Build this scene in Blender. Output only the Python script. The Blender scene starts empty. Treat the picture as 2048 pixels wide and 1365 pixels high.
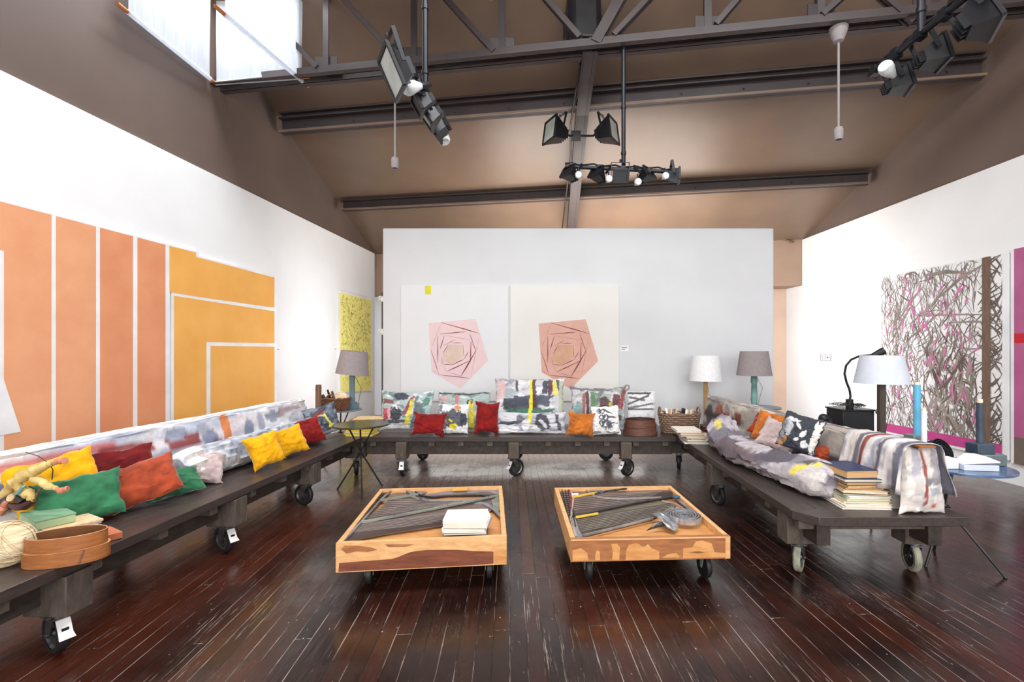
import bpy, bmesh, math, random
from mathutils import Vector, Matrix, noise
random.seed(7)
R = math.radians
SC = bpy.context.scene
COL = SC.collection
MW = {}
H, F, CX, CY = 1.45, 950.0, 1092.0, 703.0     # eye height, focal length and the point the room's lines run to

def P(px, py, d): return Vector(((px-CX)*d/F, d, H+(CY-py)*d/F))
def G(px, py, z=0.0):
    d = (H-z)*F/(py-CY)
    return Vector(((px-CX)*d/F, d, z))
def lin(c):
    c /= 255.0
    return c/12.92 if c <= .04045 else ((c+.055)/1.055)**2.4
def C(r, g, b): return (lin(r), lin(g), lin(b), 1.0)
def I4(): return Matrix.Identity(4)
def T(x, y=0, z=0): return Matrix.Translation(Vector((x, y, z)) if not hasattr(x, '__len__') else Vector(x))
def RX(a): return Matrix.Rotation(R(a), 4, 'X')
def RY(a): return Matrix.Rotation(R(a), 4, 'Y')
def RZ(a): return Matrix.Rotation(R(a), 4, 'Z')

# ---------------------------------------------------------------- materials
def nmat(name):
    m = bpy.data.materials.new(name); m.use_nodes = True
    nt = m.node_tree; b = nt.nodes['Principled BSDF']
    return m, nt, b
def tex_vec(nt, kind='Object', scale=(1,1,1), rot=(0,0,0)):
    tc = nt.nodes.new('ShaderNodeTexCoord'); mp = nt.nodes.new('ShaderNodeMapping')
    mp.inputs['Scale'].default_value = scale; mp.inputs['Rotation'].default_value = rot
    nt.links.new(tc.outputs[kind], mp.inputs['Vector']); return mp.outputs['Vector']
def noise_tex(nt, vec, scale, detail=4, rough=.55, dist=0):
    n = nt.nodes.new('ShaderNodeTexNoise'); n.inputs['Scale'].default_value = scale
    n.inputs['Detail'].default_value = detail; n.inputs['Roughness'].default_value = rough
    n.inputs['Distortion'].default_value = dist
    nt.links.new(vec, n.inputs['Vector']); return n.outputs['Fac']
def ramp(nt, fac, stops, interp='LINEAR'):
    r = nt.nodes.new('ShaderNodeValToRGB'); r.color_ramp.interpolation = interp
    el = r.color_ramp.elements
    while len(el) < len(stops): el.new(.5)
    for e, (p, c) in zip(el, stops): e.position = p; e.color = c
    nt.links.new(fac, r.inputs['Fac']); return r.outputs['Color']
def mixc(nt, fac, a, b, mode='MIX'):
    m = nt.nodes.new('ShaderNodeMix'); m.data_type = 'RGBA'; m.blend_type = mode
    for s, v in ((m.inputs[0], fac), (m.inputs[6], a), (m.inputs[7], b)):
        if hasattr(v, 'links') or hasattr(v, 'is_output'): nt.links.new(v, s)
        else: s.default_value = v
    return m.outputs[2]
def mth(nt, op, a, b=None):
    m = nt.nodes.new('ShaderNodeMath'); m.operation = op
    for i, v in enumerate((a, b)):
        if v is None: continue
        if hasattr(v, 'is_output'): nt.links.new(v, m.inputs[i])
        else: m.inputs[i].default_value = v
    return m.outputs[0]
def bump(nt, b, h, strength=.3, dist=.01):
    n = nt.nodes.new('ShaderNodeBump'); n.inputs['Strength'].default_value = strength
    n.inputs['Distance'].default_value = dist
    nt.links.new(h, n.inputs['Height']); nt.links.new(n.outputs['Normal'], b.inputs['Normal'])
def mat(name, c, c2=None, rough=.6, metal=0., ns=6., bs=0., bscale=60., stretch=(1,1,1), sheen=0., spec=.5, lo=.35, hi=.65, trans=0.):
    m, nt, b = nmat(name)
    v = tex_vec(nt, scale=stretch)
    if c2 is None: c2 = (c[0]*.86, c[1]*.86, c[2]*.86, 1)
    f = noise_tex(nt, v, ns)
    nt.links.new(ramp(nt, f, [(lo, c), (hi, c2)]), b.inputs['Base Color'])
    b.inputs['Roughness'].default_value = rough; b.inputs['Metallic'].default_value = metal
    b.inputs['Specular IOR Level'].default_value = spec
    if sheen:
        b.inputs['Sheen Weight'].default_value = sheen; b.inputs['Sheen Roughness'].default_value = .35
    if trans: b.inputs['Transmission Weight'].default_value = trans
    if bs: bump(nt, b, noise_tex(nt, v, bscale, 3), bs, .004)
    return m
def painted(name, rough=.75, bs=.25, bscale=45., amt=.22):
    """canvas whose paint is stored per vertex, broken up with a noise of its own"""
    m, nt, b = nmat(name)
    a = nt.nodes.new('ShaderNodeAttribute'); a.attribute_name = 'paint'
    v = tex_vec(nt)
    f = noise_tex(nt, v, 38, 5, .65)
    f2 = noise_tex(nt, tex_vec(nt, scale=(1, 1, 3)), 11, 5, .7)
    g = ramp(nt, f, [(.3, (1-amt,)*3+(1,)), (.7, (1+amt*.4,)*3+(1,))])
    g2 = ramp(nt, f2, [(.35, (1-amt*.8,)*3+(1,)), (.6, (1.05,)*3+(1,))])
    c = mixc(nt, 1.0, a.outputs['Color'], g, 'MULTIPLY'); c = mixc(nt, 1.0, c, g2, 'MULTIPLY')
    nt.links.new(c, b.inputs['Base Color']); b.inputs['Roughness'].default_value = rough
    bump(nt, b, noise_tex(nt, v, bscale, 4), bs, .006)
    return m
def wood(name, c, c2, rough=.5, scale=7., stretch=(1,12,12), bs=.15, spec=.4):
    m, nt, b = nmat(name)
    v = tex_vec(nt, scale=stretch)
    f = noise_tex(nt, v, scale, 6, .6, .6)
    nt.links.new(ramp(nt, f, [(.3, c), (.5, tuple((a+d)/2 for a, d in zip(c, c2))), (.72, c2)]), b.inputs['Base Color'])
    b.inputs['Roughness'].default_value = rough; b.inputs['Specular IOR Level'].default_value = spec
    bump(nt, b, f, bs, .003); return m

def floor_mat():
    m, nt, b = nmat('scuffed_floor_boards')
    tc = nt.nodes.new('ShaderNodeTexCoord'); mp = nt.nodes.new('ShaderNodeMapping')
    mp.inputs['Rotation'].default_value = (0, 0, R(-94.35))
    nt.links.new(tc.outputs['Object'], mp.inputs['Vector']); v = mp.outputs['Vector']
    br = nt.nodes.new('ShaderNodeTexBrick'); nt.links.new(v, br.inputs['Vector'])
    br.offset = .37; br.offset_frequency = 2; br.squash = .8; br.squash_frequency = 3
    br.inputs['Scale'].default_value = 1; br.inputs['Brick Width'].default_value = 1.9
    br.inputs['Row Height'].default_value = .083; br.inputs['Mortar Size'].default_value = .0028
    br.inputs['Mortar Smooth'].default_value = .35
    br.inputs['Color1'].default_value = (0, 0, 0, 1); br.inputs['Color2'].default_value = (1, 1, 1, 1)
    br.inputs['Mortar'].default_value = (.5, .5, .5, 1)
    sx = nt.nodes.new('ShaderNodeSeparateXYZ'); nt.links.new(tc.outputs['Object'], sx.inputs[0])
    board = ramp(nt, br.outputs['Color'], [(0, C(40,20,16)), (.25, C(24,13,12)), (.5, C(60,28,20)), (.75, C(28,15,14)), (1, C(74,36,25))])
    # grain and blotchy old varnish
    def sv(s):
        q = nt.nodes.new('ShaderNodeVectorMath'); q.operation = 'MULTIPLY'; q.inputs[1].default_value = s
        nt.links.new(v, q.inputs[0]); return q.outputs[0]
    grain = noise_tex(nt, sv((2, 45, 1)), 1.6, 6, .65, .4)
    c = mixc(nt, ramp(nt, grain, [(.35, (0,0,0,1)), (.7, (.75,.75,.75,1))]), board, C(20,10,9))
    blot = noise_tex(nt, v, 1.1, 4, .6)
    c = mixc(nt, ramp(nt, blot, [(.5, (0,0,0,1)), (.72, (.7,.7,.7,1))]), c, C(70,34,24))
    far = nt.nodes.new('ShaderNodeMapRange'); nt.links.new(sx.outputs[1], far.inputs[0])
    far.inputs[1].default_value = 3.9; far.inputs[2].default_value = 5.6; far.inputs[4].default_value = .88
    c = mixc(nt, far.outputs[0], c, C(118,102,93))  # boards greyed towards the back, reflected wall light put into their colour
    # warm worn zone on the side below the orange painting
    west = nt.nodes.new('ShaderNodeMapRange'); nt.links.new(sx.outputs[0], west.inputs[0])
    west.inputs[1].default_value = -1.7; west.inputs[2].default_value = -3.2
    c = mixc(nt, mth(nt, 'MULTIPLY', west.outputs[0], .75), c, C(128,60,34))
    # bare-wood scrapes, thin scratches, paint specks; most in the middle of the room
    near = nt.nodes.new('ShaderNodeMapRange'); nt.links.new(sx.outputs[1], near.inputs[0])
    near.inputs[1].default_value = 4.0; near.inputs[2].default_value = 2.6
    s1 = noise_tex(nt, sv((2.2, 55, 1)), 1.3, 7, .75, .3)
    patch = noise_tex(nt, sv((1, 2.5, 1)), 1.2, 3, .6)
    s1 = mth(nt, 'MULTIPLY', ramp(nt, s1, [(.57, (0,0,0,1)), (.68, (1,1,1,1))]), ramp(nt, patch, [(.53, (0,0,0,1)), (.66, (1,1,1,1))]))
    vo = nt.nodes.new('ShaderNodeTexVoronoi'); vo.inputs['Scale'].default_value = 22
    nt.links.new(sv((.8, 1.2, 1)), vo.inputs['Vector'])
    s2 = ramp(nt, vo.outputs['Distance'], [(.0, (1,1,1,1)), (.075, (1,1,1,1)), (.12, (0,0,0,1))])
    s2 = mth(nt, 'MULTIPLY', s2, ramp(nt, noise_tex(nt, v, 3.3, 4, .7), [(.52, (0,0,0,1)), (.62, (.8,.8,.8,1))]))
    s3 = ramp(nt, noise_tex(nt, sv((1, 30, 1)), 6, 3, .5, 1.5), [(.485, (0,0,0,1)), (.5, (.8,.8,.8,1)), (.515, (0,0,0,1))])
    s3 = mth(nt, 'MULTIPLY', s3, ramp(nt, noise_tex(nt, v, 2.1, 3, .6), [(.55, (0,0,0,1)), (.7, (1,1,1,1))]))
    sc = mth(nt, 'MAXIMUM', mth(nt, 'MAXIMUM', s1, s2), mth(nt, 'MULTIPLY', s3, .45))
    sc = mth(nt, 'MULTIPLY', sc, near.outputs[0])
    c = mixc(nt, sc, c, C(188,172,166))
    # joints: pale scuffed edges near the camera, dark joints further off
    jn = ramp(nt, noise_tex(nt, sv((.9, 14, 1)), 2.0, 4, .7), [(.47, (0,0,0,1)), (.62, (.9,.9,.9,1))])
    jn = mth(nt, 'MULTIPLY', jn, near.outputs[0])
    jc = mixc(nt, jn, C(8,5,5), C(165,150,142))
    c = mixc(nt, br.outputs['Fac'], c, jc)
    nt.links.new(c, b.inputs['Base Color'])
    rr = nt.nodes.new('ShaderNodeMapRange'); nt.links.new(noise_tex(nt, v, 3.2, 5, .65), rr.inputs[0])
    rr.inputs[1].default_value = .3; rr.inputs[2].default_value = .7
    rr.inputs[3].default_value = .14; rr.inputs[4].default_value = .34
    ro = mth(nt, 'ADD', rr.outputs[0], mth(nt, 'MULTIPLY', sc, .4))
    nt.links.new(ro, b.inputs['Roughness'])
    b.inputs['Specular IOR Level'].default_value = .6
    hgt = mth(nt, 'SUBTRACT', mth(nt, 'MULTIPLY', noise_tex(nt, sv((1.5, 9, 1)), 2.2, 3, .5), .55), mth(nt, 'MULTIPLY', br.outputs['Fac'], .8))
    bump(nt, b, hgt, .45, .006)
    return m

M = {}
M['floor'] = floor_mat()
M['white_wall'] = mat('white_wall_paint', C(233,234,235), C(228,229,230), rough=.7, ns=1.5)
M['grey_wall'] = mat('partition_paint', C(216,219,222), C(211,214,217), rough=.7, ns=1.5)
M['brown'] = mat('brown_ceiling_paint', C(118,98,82), C(106,88,76), rough=.4, ns=1.1, lo=.3, hi=.7)
M['brown_wall'] = mat('brown_wall_paint', C(106,90,82), C(98,83,76), rough=.55, ns=1.1)
M['beige'] = mat('beige_wall_paint', C(205,178,158), C(196,168,150), rough=.7, ns=2)
M['steel_brown'] = mat('brown_painted_steel', C(66,56,56), C(57,49,50), rough=.5, ns=3)
M['steel_lip'] = mat('uplit_steel_lip', C(128,108,92), C(116,98,86), rough=.5, ns=3)  # lip paler than the beam: uplight painted into its colour
M['cart'] = wood('dark_cart_wood', C(72,62,58), C(50,42,40), rough=.36, scale=3, stretch=(14,1.2,14), bs=.12, spec=.5)
M['cart_side'] = wood('dark_cart_beam_wood', C(70,60,52), C(40,33,30), rough=.6, scale=4, stretch=(6,2,6))
M['cart_grey'] = wood('grey_cart_end_grain', C(98,88,79), C(66,57,51), rough=.7, scale=5, stretch=(6,6,2))
M['rubber'] = mat('black_rubber', C(30,30,33), C(20,20,22), rough=.55)
M['rubber_pale'] = mat('pale_dusty_rubber', C(170,170,150), C(130,130,115), rough=.7, ns=20)
M['metal'] = mat('worn_steel', C(120,120,120), C(80,80,82), rough=.35, metal=.8, ns=20)
M['metal_green'] = mat('grey_green_metal', C(150,165,155), C(110,125,116), rough=.45, metal=.3, ns=10)
M['white_plastic'] = mat('white_plastic', C(240,240,240), rough=.4)
M['black_metal'] = mat('black_metal', C(28,30,36), C(20,21,26), rough=.4, metal=.2)
M['glass_white'] = mat('frosted_lamp_glass', C(235,238,238), C(215,222,225), rough=.25)
M['silver'] = mat('silver_reflector', C(205,215,210), C(180,190,186), rough=.3, metal=.2)
M['canvas'] = painted('painted_canvas_cloth')
M['canvas_smooth'] = painted('painted_canvas_smooth', amt=.12, bs=.12)
def velvet(n, r, g, b, k=.72):
    return mat(n+'_velvet', C(r,g,b), C(int(r*k), int(g*k), int(b*k)), rough=.85, ns=9, sheen=.55, bs=.3, bscale=30, spec=.2, lo=.38, hi=.66)
M['v_yellow'] = velvet('yellow', 244,176,14, .82); M['v_green'] = velvet('green', 52,116,80)
M['v_red'] = velvet('dark_red', 112,20,24); M['v_rust'] = velvet('rust', 166,70,42)
M['v_orange'] = velvet('orange', 206,118,48); M['v_mauve'] = velvet('mauve', 196,176,174, .85)
M['v_red2'] = velvet('red', 142,28,28)
M['shade_grey'] = mat('grey_fabric_shade', C(150,142,142), C(142,134,135), rough=.9, ns=30)
M['shade_white'] = mat('white_fabric_shade', C(238,238,238), C(228,230,232), rough=.9, ns=30)
M['shade_blue'] = mat('pale_blue_shade', C(205,210,222), C(196,202,214), rough=.9, ns=10)
M['teal'] = mat('teal_painted_wood', C(128,168,160), C(98,140,134), rough=.6, ns=9)
M['bluegrey'] = mat('blue_grey_painted_wood', C(112,138,148), C(96,120,130), rough=.6, ns=9)
M['pole_wood'] = wood('pole_wood', C(190,150,100), C(160,118,74), stretch=(12,12,1))
M['brown_wood'] = wood('brown_wood', C(122,92,70), C(88,64,48), stretch=(12,12,1))
M['dark_wood'] = wood('dark_stained_wood', C(84,74,66), C(60,52,46), stretch=(12,12,1))
M['wicker'] = wood('wicker', C(132,92,64), C(80,52,36), stretch=(3,3,3), scale=20)
M['wicker_grey'] = wood('weathered_wicker', C(150,122,100), C(92,68,54), stretch=(3,3,3), scale=20)
M['bent_wood'] = wood('bentwood', C(168,106,58), C(128,76,40), rough=.42, stretch=(2,2,16), scale=5)
M['bent_inner'] = wood('bentwood_inside', C(120,74,36), C(88,52,26), rough=.6, stretch=(2,2,10), scale=5)
M['bent_dark_inner'] = wood('bentwood_dark_inside', C(76,48,42), C(52,34,30), rough=.6, stretch=(2,2,10), scale=5)
M['bent_rim'] = mat('pale_rim', C(206,158,112), C(186,136,92), rough=.5)  # rim set paler and insides darker so the opening reads
M['ink_pale'] = mat('pale_grey_print', C(128,128,130), rough=.8)
M['bent_dark'] = wood('bentwood_dark', C(120,78,64), C(84,54,46), rough=.5, stretch=(2,2,16), scale=5)
M['paper'] = mat('paper', C(236,232,224), C(222,216,206), rough=.8, ns=40)
M['paper_cream'] = mat('cream_paper', C(226,200,160), C(205,172,128), rough=.8, ns=40)
M['paper_edge'] = mat('page_edges', C(238,230,212), C(205,192,168), rough=.8, ns=9, stretch=(1,1,60))
M['paper_tan'] = mat('tan_page_edges', C(218,178,126), C(190,146,98), rough=.8, ns=9, stretch=(1,1,60))
M['navy'] = mat('navy_book_cloth', C(52,64,96), C(40,50,78), rough=.5)
M['green_cover'] = mat('green_cover', C(168,190,150), C(150,172,130), rough=.6)
M['yellow_cover'] = mat('yellow_cover', C(238,216,60), C(222,198,44), rough=.5)
M['white_cover'] = mat('white_cover', C(244,244,244), rough=.5)
M['brown_cover'] = mat('brown_cover', C(150,112,84), rough=.6)
M['grey_cover'] = mat('grey_cover', C(150,148,144), rough=.6)
M['black_cover'] = mat('black_cover', C(45,45,50), rough=.5)
M['leather_red'] = mat('dark_red_leather', C(78,34,30), C(56,24,22), rough=.35, ns=12)
M['table_dark'] = mat('dark_table_metal', C(96,92,66), C(74,70,58), rough=.22, metal=.6, ns=5)
M['table_blue'] = mat('blue_painted_tabletop', C(84,112,150), C(52,70,104), rough=.25, ns=9)
M['table_grey'] = mat('blue_grey_tabletop', C(120,140,150), C(92,110,122), rough=.4, ns=5)
M['iron'] = mat('bare_iron_rod', C(62,60,58), C(42,40,40), rough=.4, metal=.5)
def sheer():
    m, nt, b = nmat('white_blind_cloth'); tr = nt.nodes.new('ShaderNodeBsdfTranslucent'); mx = nt.nodes.new('ShaderNodeMixShader')
    c = ramp(nt, noise_tex(nt, tex_vec(nt, scale=(9,9,1)), 3), [(.3, C(238,242,247)), (.7, C(220,226,234))])
    nt.links.new(c, b.inputs['Base Color']); nt.links.new(c, tr.inputs['Color']); b.inputs['Roughness'].default_value = .9
    mx.inputs[0].default_value = .55; nt.links.new(b.outputs[0], mx.inputs[1]); nt.links.new(tr.outputs[0], mx.inputs[2])
    nt.links.new(mx.outputs[0], nt.nodes['Material Output'].inputs['Surface']); return m
M['fabric_sheer'] = sheer()
M['copper'] = mat('copper_tube', C(200,132,84), C(170,100,60), rough=.4, metal=.4)
M['wood_pale'] = wood('raw_pale_wood', C(228,184,130), C(202,146,92), rough=.55, scale=4, stretch=(2,8,8))
M['wood_orange'] = wood('orange_soundboard', C(218,162,102), C(186,122,66), rough=.5, scale=3, stretch=(2,8,8))
M['wood_red'] = wood('reddish_veneer', C(136,78,54), C(100,54,38), rough=.45, scale=4, stretch=(1.5,12,12))
M['wood_veneer'] = wood('brown_veneer', C(176,116,72), C(136,84,50), rough=.5, scale=4, stretch=(1.5,12,12))
M['strings'] = mat('piano_strings_bed', C(118,98,90), C(96,80,76), rough=.4, ns=3, stretch=(1,14,1))
M['strings_gold'] = mat('wound_strings_bed', C(124,116,92), C(92,86,74), rough=.4, ns=3, stretch=(1,14,1))
M['string_dark'] = mat('string_wire_dark', C(70,58,56), rough=.4, metal=.3)
M['string_light'] = mat('string_wire_light', C(186,176,170), rough=.3, metal=.4)
M['frame_green'] = mat('grey_green_iron_frame', C(140,144,130), C(112,116,108), rough=.5, ns=8)
M['frame_grey'] = mat('grey_iron_frame', C(150,148,150), C(112,112,118), rough=.4, metal=.2, ns=8)
M['pins'] = mat('tuning_pins', C(84,74,70), C(58,50,48), rough=.4, metal=.5, ns=40)
M['felt_red'] = mat('red_felt', C(150,48,58), rough=.9)
M['felt_blue'] = mat('blue_felt', C(64,96,120), rough=.9)
M['brass'] = mat('brass_yellow', C(226,190,70), rough=.4)
M['orange1'] = mat('orange_paint', C(228,164,122), C(222,154,112), rough=.8, ns=3, bs=.1, bscale=90)
M['orange2'] = mat('deep_orange_paint', C(222,150,108), C(214,140,98), rough=.8, ns=3, bs=.1, bscale=90)
M['amber'] = mat('amber_paint', C(236,176,90), C(228,164,76), rough=.8, ns=2.2, bs=.1, bscale=90)
M['canvas_white'] = mat('white_primed_canvas', C(238,238,240), rough=.8, ns=3)
M['canvas_cool'] = mat('cool_white_canvas', C(224,227,231), C(221,224,226), rough=.8, ns=1.5)
M['canvas_warm'] = mat('warm_white_canvas', C(227,227,224), C(223,223,219), rough=.8, ns=1.5)
M['rose_pale'] = mat('pale_pink_paint', C(230,206,208), C(226,198,202), rough=.8)
M['rose_pink'] = mat('pink_paint', C(218,174,160), C(212,164,150), rough=.8)
M['rose_heart'] = mat('pale_sand_paint', C(222,200,186), rough=.8)
M['rose_heart2'] = mat('sand_paint', C(212,168,140), rough=.8)
M['rose_line'] = mat('maroon_paint', C(146,74,76), C(120,56,60), rough=.8, ns=10)
M['lemon'] = mat('lemon_paint', C(238,230,138), C(232,222,120), rough=.8, ns=8)
M['tape_yellow'] = mat('bright_yellow_paint', C(232,222,50), rough=.8)
M['olive'] = mat('olive_ink', C(124,120,50), rough=.8)
M['twig'] = mat('grey_brown_paint', C(158,148,140), C(124,112,104), rough=.8, ns=2.5)
M['twig2'] = mat('dark_brown_paint', C(112,98,90), C(86,72,66), rough=.8, ns=4)
M['trunk'] = wood('trunk_brown_paint', C(128,106,90), C(92,74,62), stretch=(10,10,1), rough=.8)
M['magenta'] = mat('magenta_paint', C(196,70,140), C(180,58,126), rough=.8, ns=6)
M['pink'] = mat('pink_twig_paint', C(214,120,170), rough=.8)
M['mauve_p'] = mat('mauve_pink_paint', C(178,96,140), C(168,86,130), rough=.8, ns=3)
M['red_p'] = mat('red_paint', C(200,26,44), rough=.8)
M['taupe_p'] = mat('taupe_paint', C(112,98,88), rough=.8)
M['yellow_cloth'] = mat('yellow_ochre_cloth', C(226,200,132), C(176,144,84), rough=.8, ns=14, bs=.5, bscale=30)
M['peach'] = mat('peach_leather', C(214,148,116), C(186,116,88), rough=.7, ns=14)
M['straw'] = mat('straw_twine', C(232,216,184), C(188,164,124), rough=.8, ns=9, stretch=(1,1,12), bs=.6, bscale=14)
M['candle_blue'] = mat('bright_blue_wax', C(96,174,208), C(80,160,196), rough=.5)
M['candle_white'] = mat('white_painted_wood', C(232,232,232), C(214,216,218), rough=.6)
M['candle_navy'] = mat('dark_blue_painted_wood', C(58,72,88), C(44,54,68), rough=.55, ns=8)
M['slate'] = mat('slate_painted_wood', C(118,130,132), C(88,100,104), rough=.6, ns=8)
M['wax'] = mat('cream_wood_tip', C(240,218,186), rough=.6)
M['grey_plastic'] = mat('grey_brushed_metal', C(190,192,196), C(140,142,148), rough=.3, metal=.5, ns=14, stretch=(1,10,1))
M['ink'] = mat('grey_print', C(120,120,120), rough=.8)
M['straps'] = mat('galvanised_cable', C(150,150,150), rough=.4)
M['terracotta'] = mat('terracotta_block', C(196,116,78), C(176,98,62), rough=.7)

# ---------------------------------------------------------------- meshes
class MB:
    def __init__(s, tm=None): s.v = []; s.f = []; s.mi = []; s.sm = []; s.M = tm or I4(); s.cur = 0; s.col = None
    def add(s, vs, fs, smooth=False, M_=None):
        b = len(s.v); t = s.M @ M_ if M_ is not None else s.M
        s.v += [t @ Vector(q) for q in vs]
        for f in fs: s.f.append(tuple(b+i for i in f)); s.mi.append(s.cur); s.sm.append(smooth)
        return s
    def m(s, i): s.cur = i; return s
    def box(s, c, size, M_=None):
        x, y, z = c; a, b, h = size[0]/2, size[1]/2, size[2]/2
        vs = [(x+i*a, y+j*b, z+k*h) for i in (-1,1) for j in (-1,1) for k in (-1,1)]
        return s.add(vs, [(0,1,3,2),(4,6,7,5),(0,4,5,1),(2,3,7,6),(0,2,6,4),(1,5,7,3)], False, M_)
    def bar(s, p0, p1, w, h, up=(0,0,1)):
        p0, p1 = Vector(p0), Vector(p1); d = (p1-p0).normalized(); u = Vector(up)
        if abs(d.dot(u)) > .95: u = Vector((0,1,0))
        a = d.cross(u).normalized()*w/2; c = a.cross(d).normalized()*h/2
        vs = [p+i*a+j*c for p in (p0, p1) for i, j in ((-1,-1),(1,-1),(1,1),(-1,1))]
        return s.add(vs, [(0,1,2,3),(7,6,5,4),(0,4,5,1),(1,5,6,2),(2,6,7,3),(3,7,4,0)])
    def cyl(s, p0, p1, r0, r1=None, n=16, caps=True):
        r1 = r0 if r1 is None else r1; p0, p1 = Vector(p0), Vector(p1); d = (p1-p0).normalized()
        u = Vector((0,0,1)) if abs(d.z) < .9 else Vector((1,0,0))
        a = d.cross(u).normalized(); c = d.cross(a)
        vs = [p+(a*math.cos(2*math.pi*k/n)+c*math.sin(2*math.pi*k/n))*r for p, r in ((p0,r0),(p1,r1)) for k in range(n)]
        s.add(vs, [(k, (k+1)%n, n+(k+1)%n, n+k) for k in range(n)], True)
        if caps: s.add(vs, [tuple(range(n))[::-1], tuple(range(n, 2*n))])
        return s
    def lathe(s, prof, M_=None, n=28, sx=1., sy=1.):
        vs = [(r*sx*math.cos(2*math.pi*k/n), r*sy*math.sin(2*math.pi*k/n), z) for r, z in prof for k in range(n)]
        fs = [(i*n+k, i*n+(k+1)%n, (i+1)*n+(k+1)%n, (i+1)*n+k) for i in range(len(prof)-1) for k in range(n)]
        return s.add(vs, fs, True, M_)
    def tube(s, pts, r, n=8):
        pts = [Vector(p) for p in pts]; L = len(pts); rs = r if hasattr(r, '__len__') else [r]*L
        vs = []; ref = None
        for i, p in enumerate(pts):
            d = (pts[min(i+1, L-1)]-pts[max(i-1, 0)]).normalized()
            if ref is None: ref = Vector((0,0,1)) if abs(d.z) < .9 else Vector((1,0,0))
            a = d.cross(ref).normalized(); c = a.cross(d).normalized(); ref = c
            vs += [p+(a*math.cos(2*math.pi*k/n)+c*math.sin(2*math.pi*k/n))*rs[i] for k in range(n)]
        fs = [(i*n+k, i*n+(k+1)%n, (i+1)*n+(k+1)%n, (i+1)*n+k) for i in range(L-1) for k in range(n)]
        s.add(vs, fs, True); s.add(vs[:n], [tuple(range(n))[::-1]]); return s.add(vs[-n:], [tuple(range(n))])
    def poly(s, pts): return s.add(pts, [tuple(range(len(pts)))])
    def prism(s, pts, d):
        n = len(pts); pts = [Vector(p) for p in pts]; d = Vector(d); q = pts+[p+d for p in pts]
        return s.add(q, [tuple(range(n))[::-1], tuple(range(n, 2*n))]+[(i, (i+1)%n, n+(i+1)%n, n+i) for i in range(n)])
    def ball(s, c, r, n=14, M_=None, sq=(1,1,1)):
        c = Vector(c); vs = []; fs = []
        for i in range(n//2+1):
            th = math.pi*i/(n//2)
            for k in range(n): vs.append((c.x+r*sq[0]*math.sin(th)*math.cos(2*math.pi*k/n), c.y+r*sq[1]*math.sin(th)*math.sin(2*math.pi*k/n), c.z+r*sq[2]*math.cos(th)))
        for i in range(n//2):
            for k in range(n): fs.append((i*n+k, (i+1)*n+k, (i+1)*n+(k+1)%n, i*n+(k+1)%n))
        return s.add(vs, fs, True, M_)
    def build(s, name, mats, parent=None, world=False, bevel=0, merge=False, cols=None, origin=None, seg=2):
        if not isinstance(mats, (list, tuple)): mats = [mats]
        vs = s.v; mw = I4()
        if parent is not None:
            if world: inv = MW[parent.name].inverted(); vs = [inv @ v for v in vs]
            mw = MW[parent.name]
        else:
            if origin is None:
                lo = [min(v[i] for v in vs) for i in range(3)]; hi = [max(v[i] for v in vs) for i in range(3)]
                origin = Vector(((lo[0]+hi[0])/2, (lo[1]+hi[1])/2, lo[2]))
            vs = [v-origin for v in vs]; mw = T(origin)
        me = bpy.data.meshes.new(name); me.from_pydata([tuple(v) for v in vs], [], s.f)
        for m_ in mats: me.materials.append(m_)
        me.polygons.foreach_set('material_index', s.mi); me.polygons.foreach_set('use_smooth', s.sm)
        if cols is not None:
            ca = me.color_attributes.new('paint', 'FLOAT_COLOR', 'POINT')
            ca.data.foreach_set('color', [x for c in cols for x in c])
        bm = bmesh.new(); bm.from_mesh(me)
        if merge: bmesh.ops.remove_doubles(bm, verts=bm.verts, dist=1e-5)
        bmesh.ops.recalc_face_normals(bm, faces=bm.faces)
        bm.to_mesh(me); bm.free(); me.set_sharp_from_angle(angle=R(38)); me.update()
        o = bpy.data.objects.new(name, me); COL.objects.link(o)
        if parent is not None: o.parent = parent
        else: o.location = origin
        MW[o.name] = mw
        if bevel:
            bv = o.modifiers.new('edge', 'BEVEL'); bv.width = bevel; bv.segments = seg; bv.limit_method = 'ANGLE'; bv.angle_limit = R(40)
        return o
def tag(o, label, cat, group=None):
    o['label'] = label; o['category'] = cat
    if group: o['group'] = group
    return o
def thing(name, label, cat, loc=(0,0,0), rz=0, group=None, mtx=None):
    o = bpy.data.objects.new(name, None); COL.objects.link(o); o.empty_display_size = .1
    m_ = mtx if mtx is not None else T(Vector(loc)) @ RZ(rz)
    o.matrix_world = m_; MW[o.name] = m_.copy()
    return tag(o, label, cat, group)
def struct(mb, name, m_, bevel=0):
    o = mb.build(name, m_, bevel=bevel, origin=Vector((0,0,0))); o['kind'] = 'structure'; return o

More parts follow.
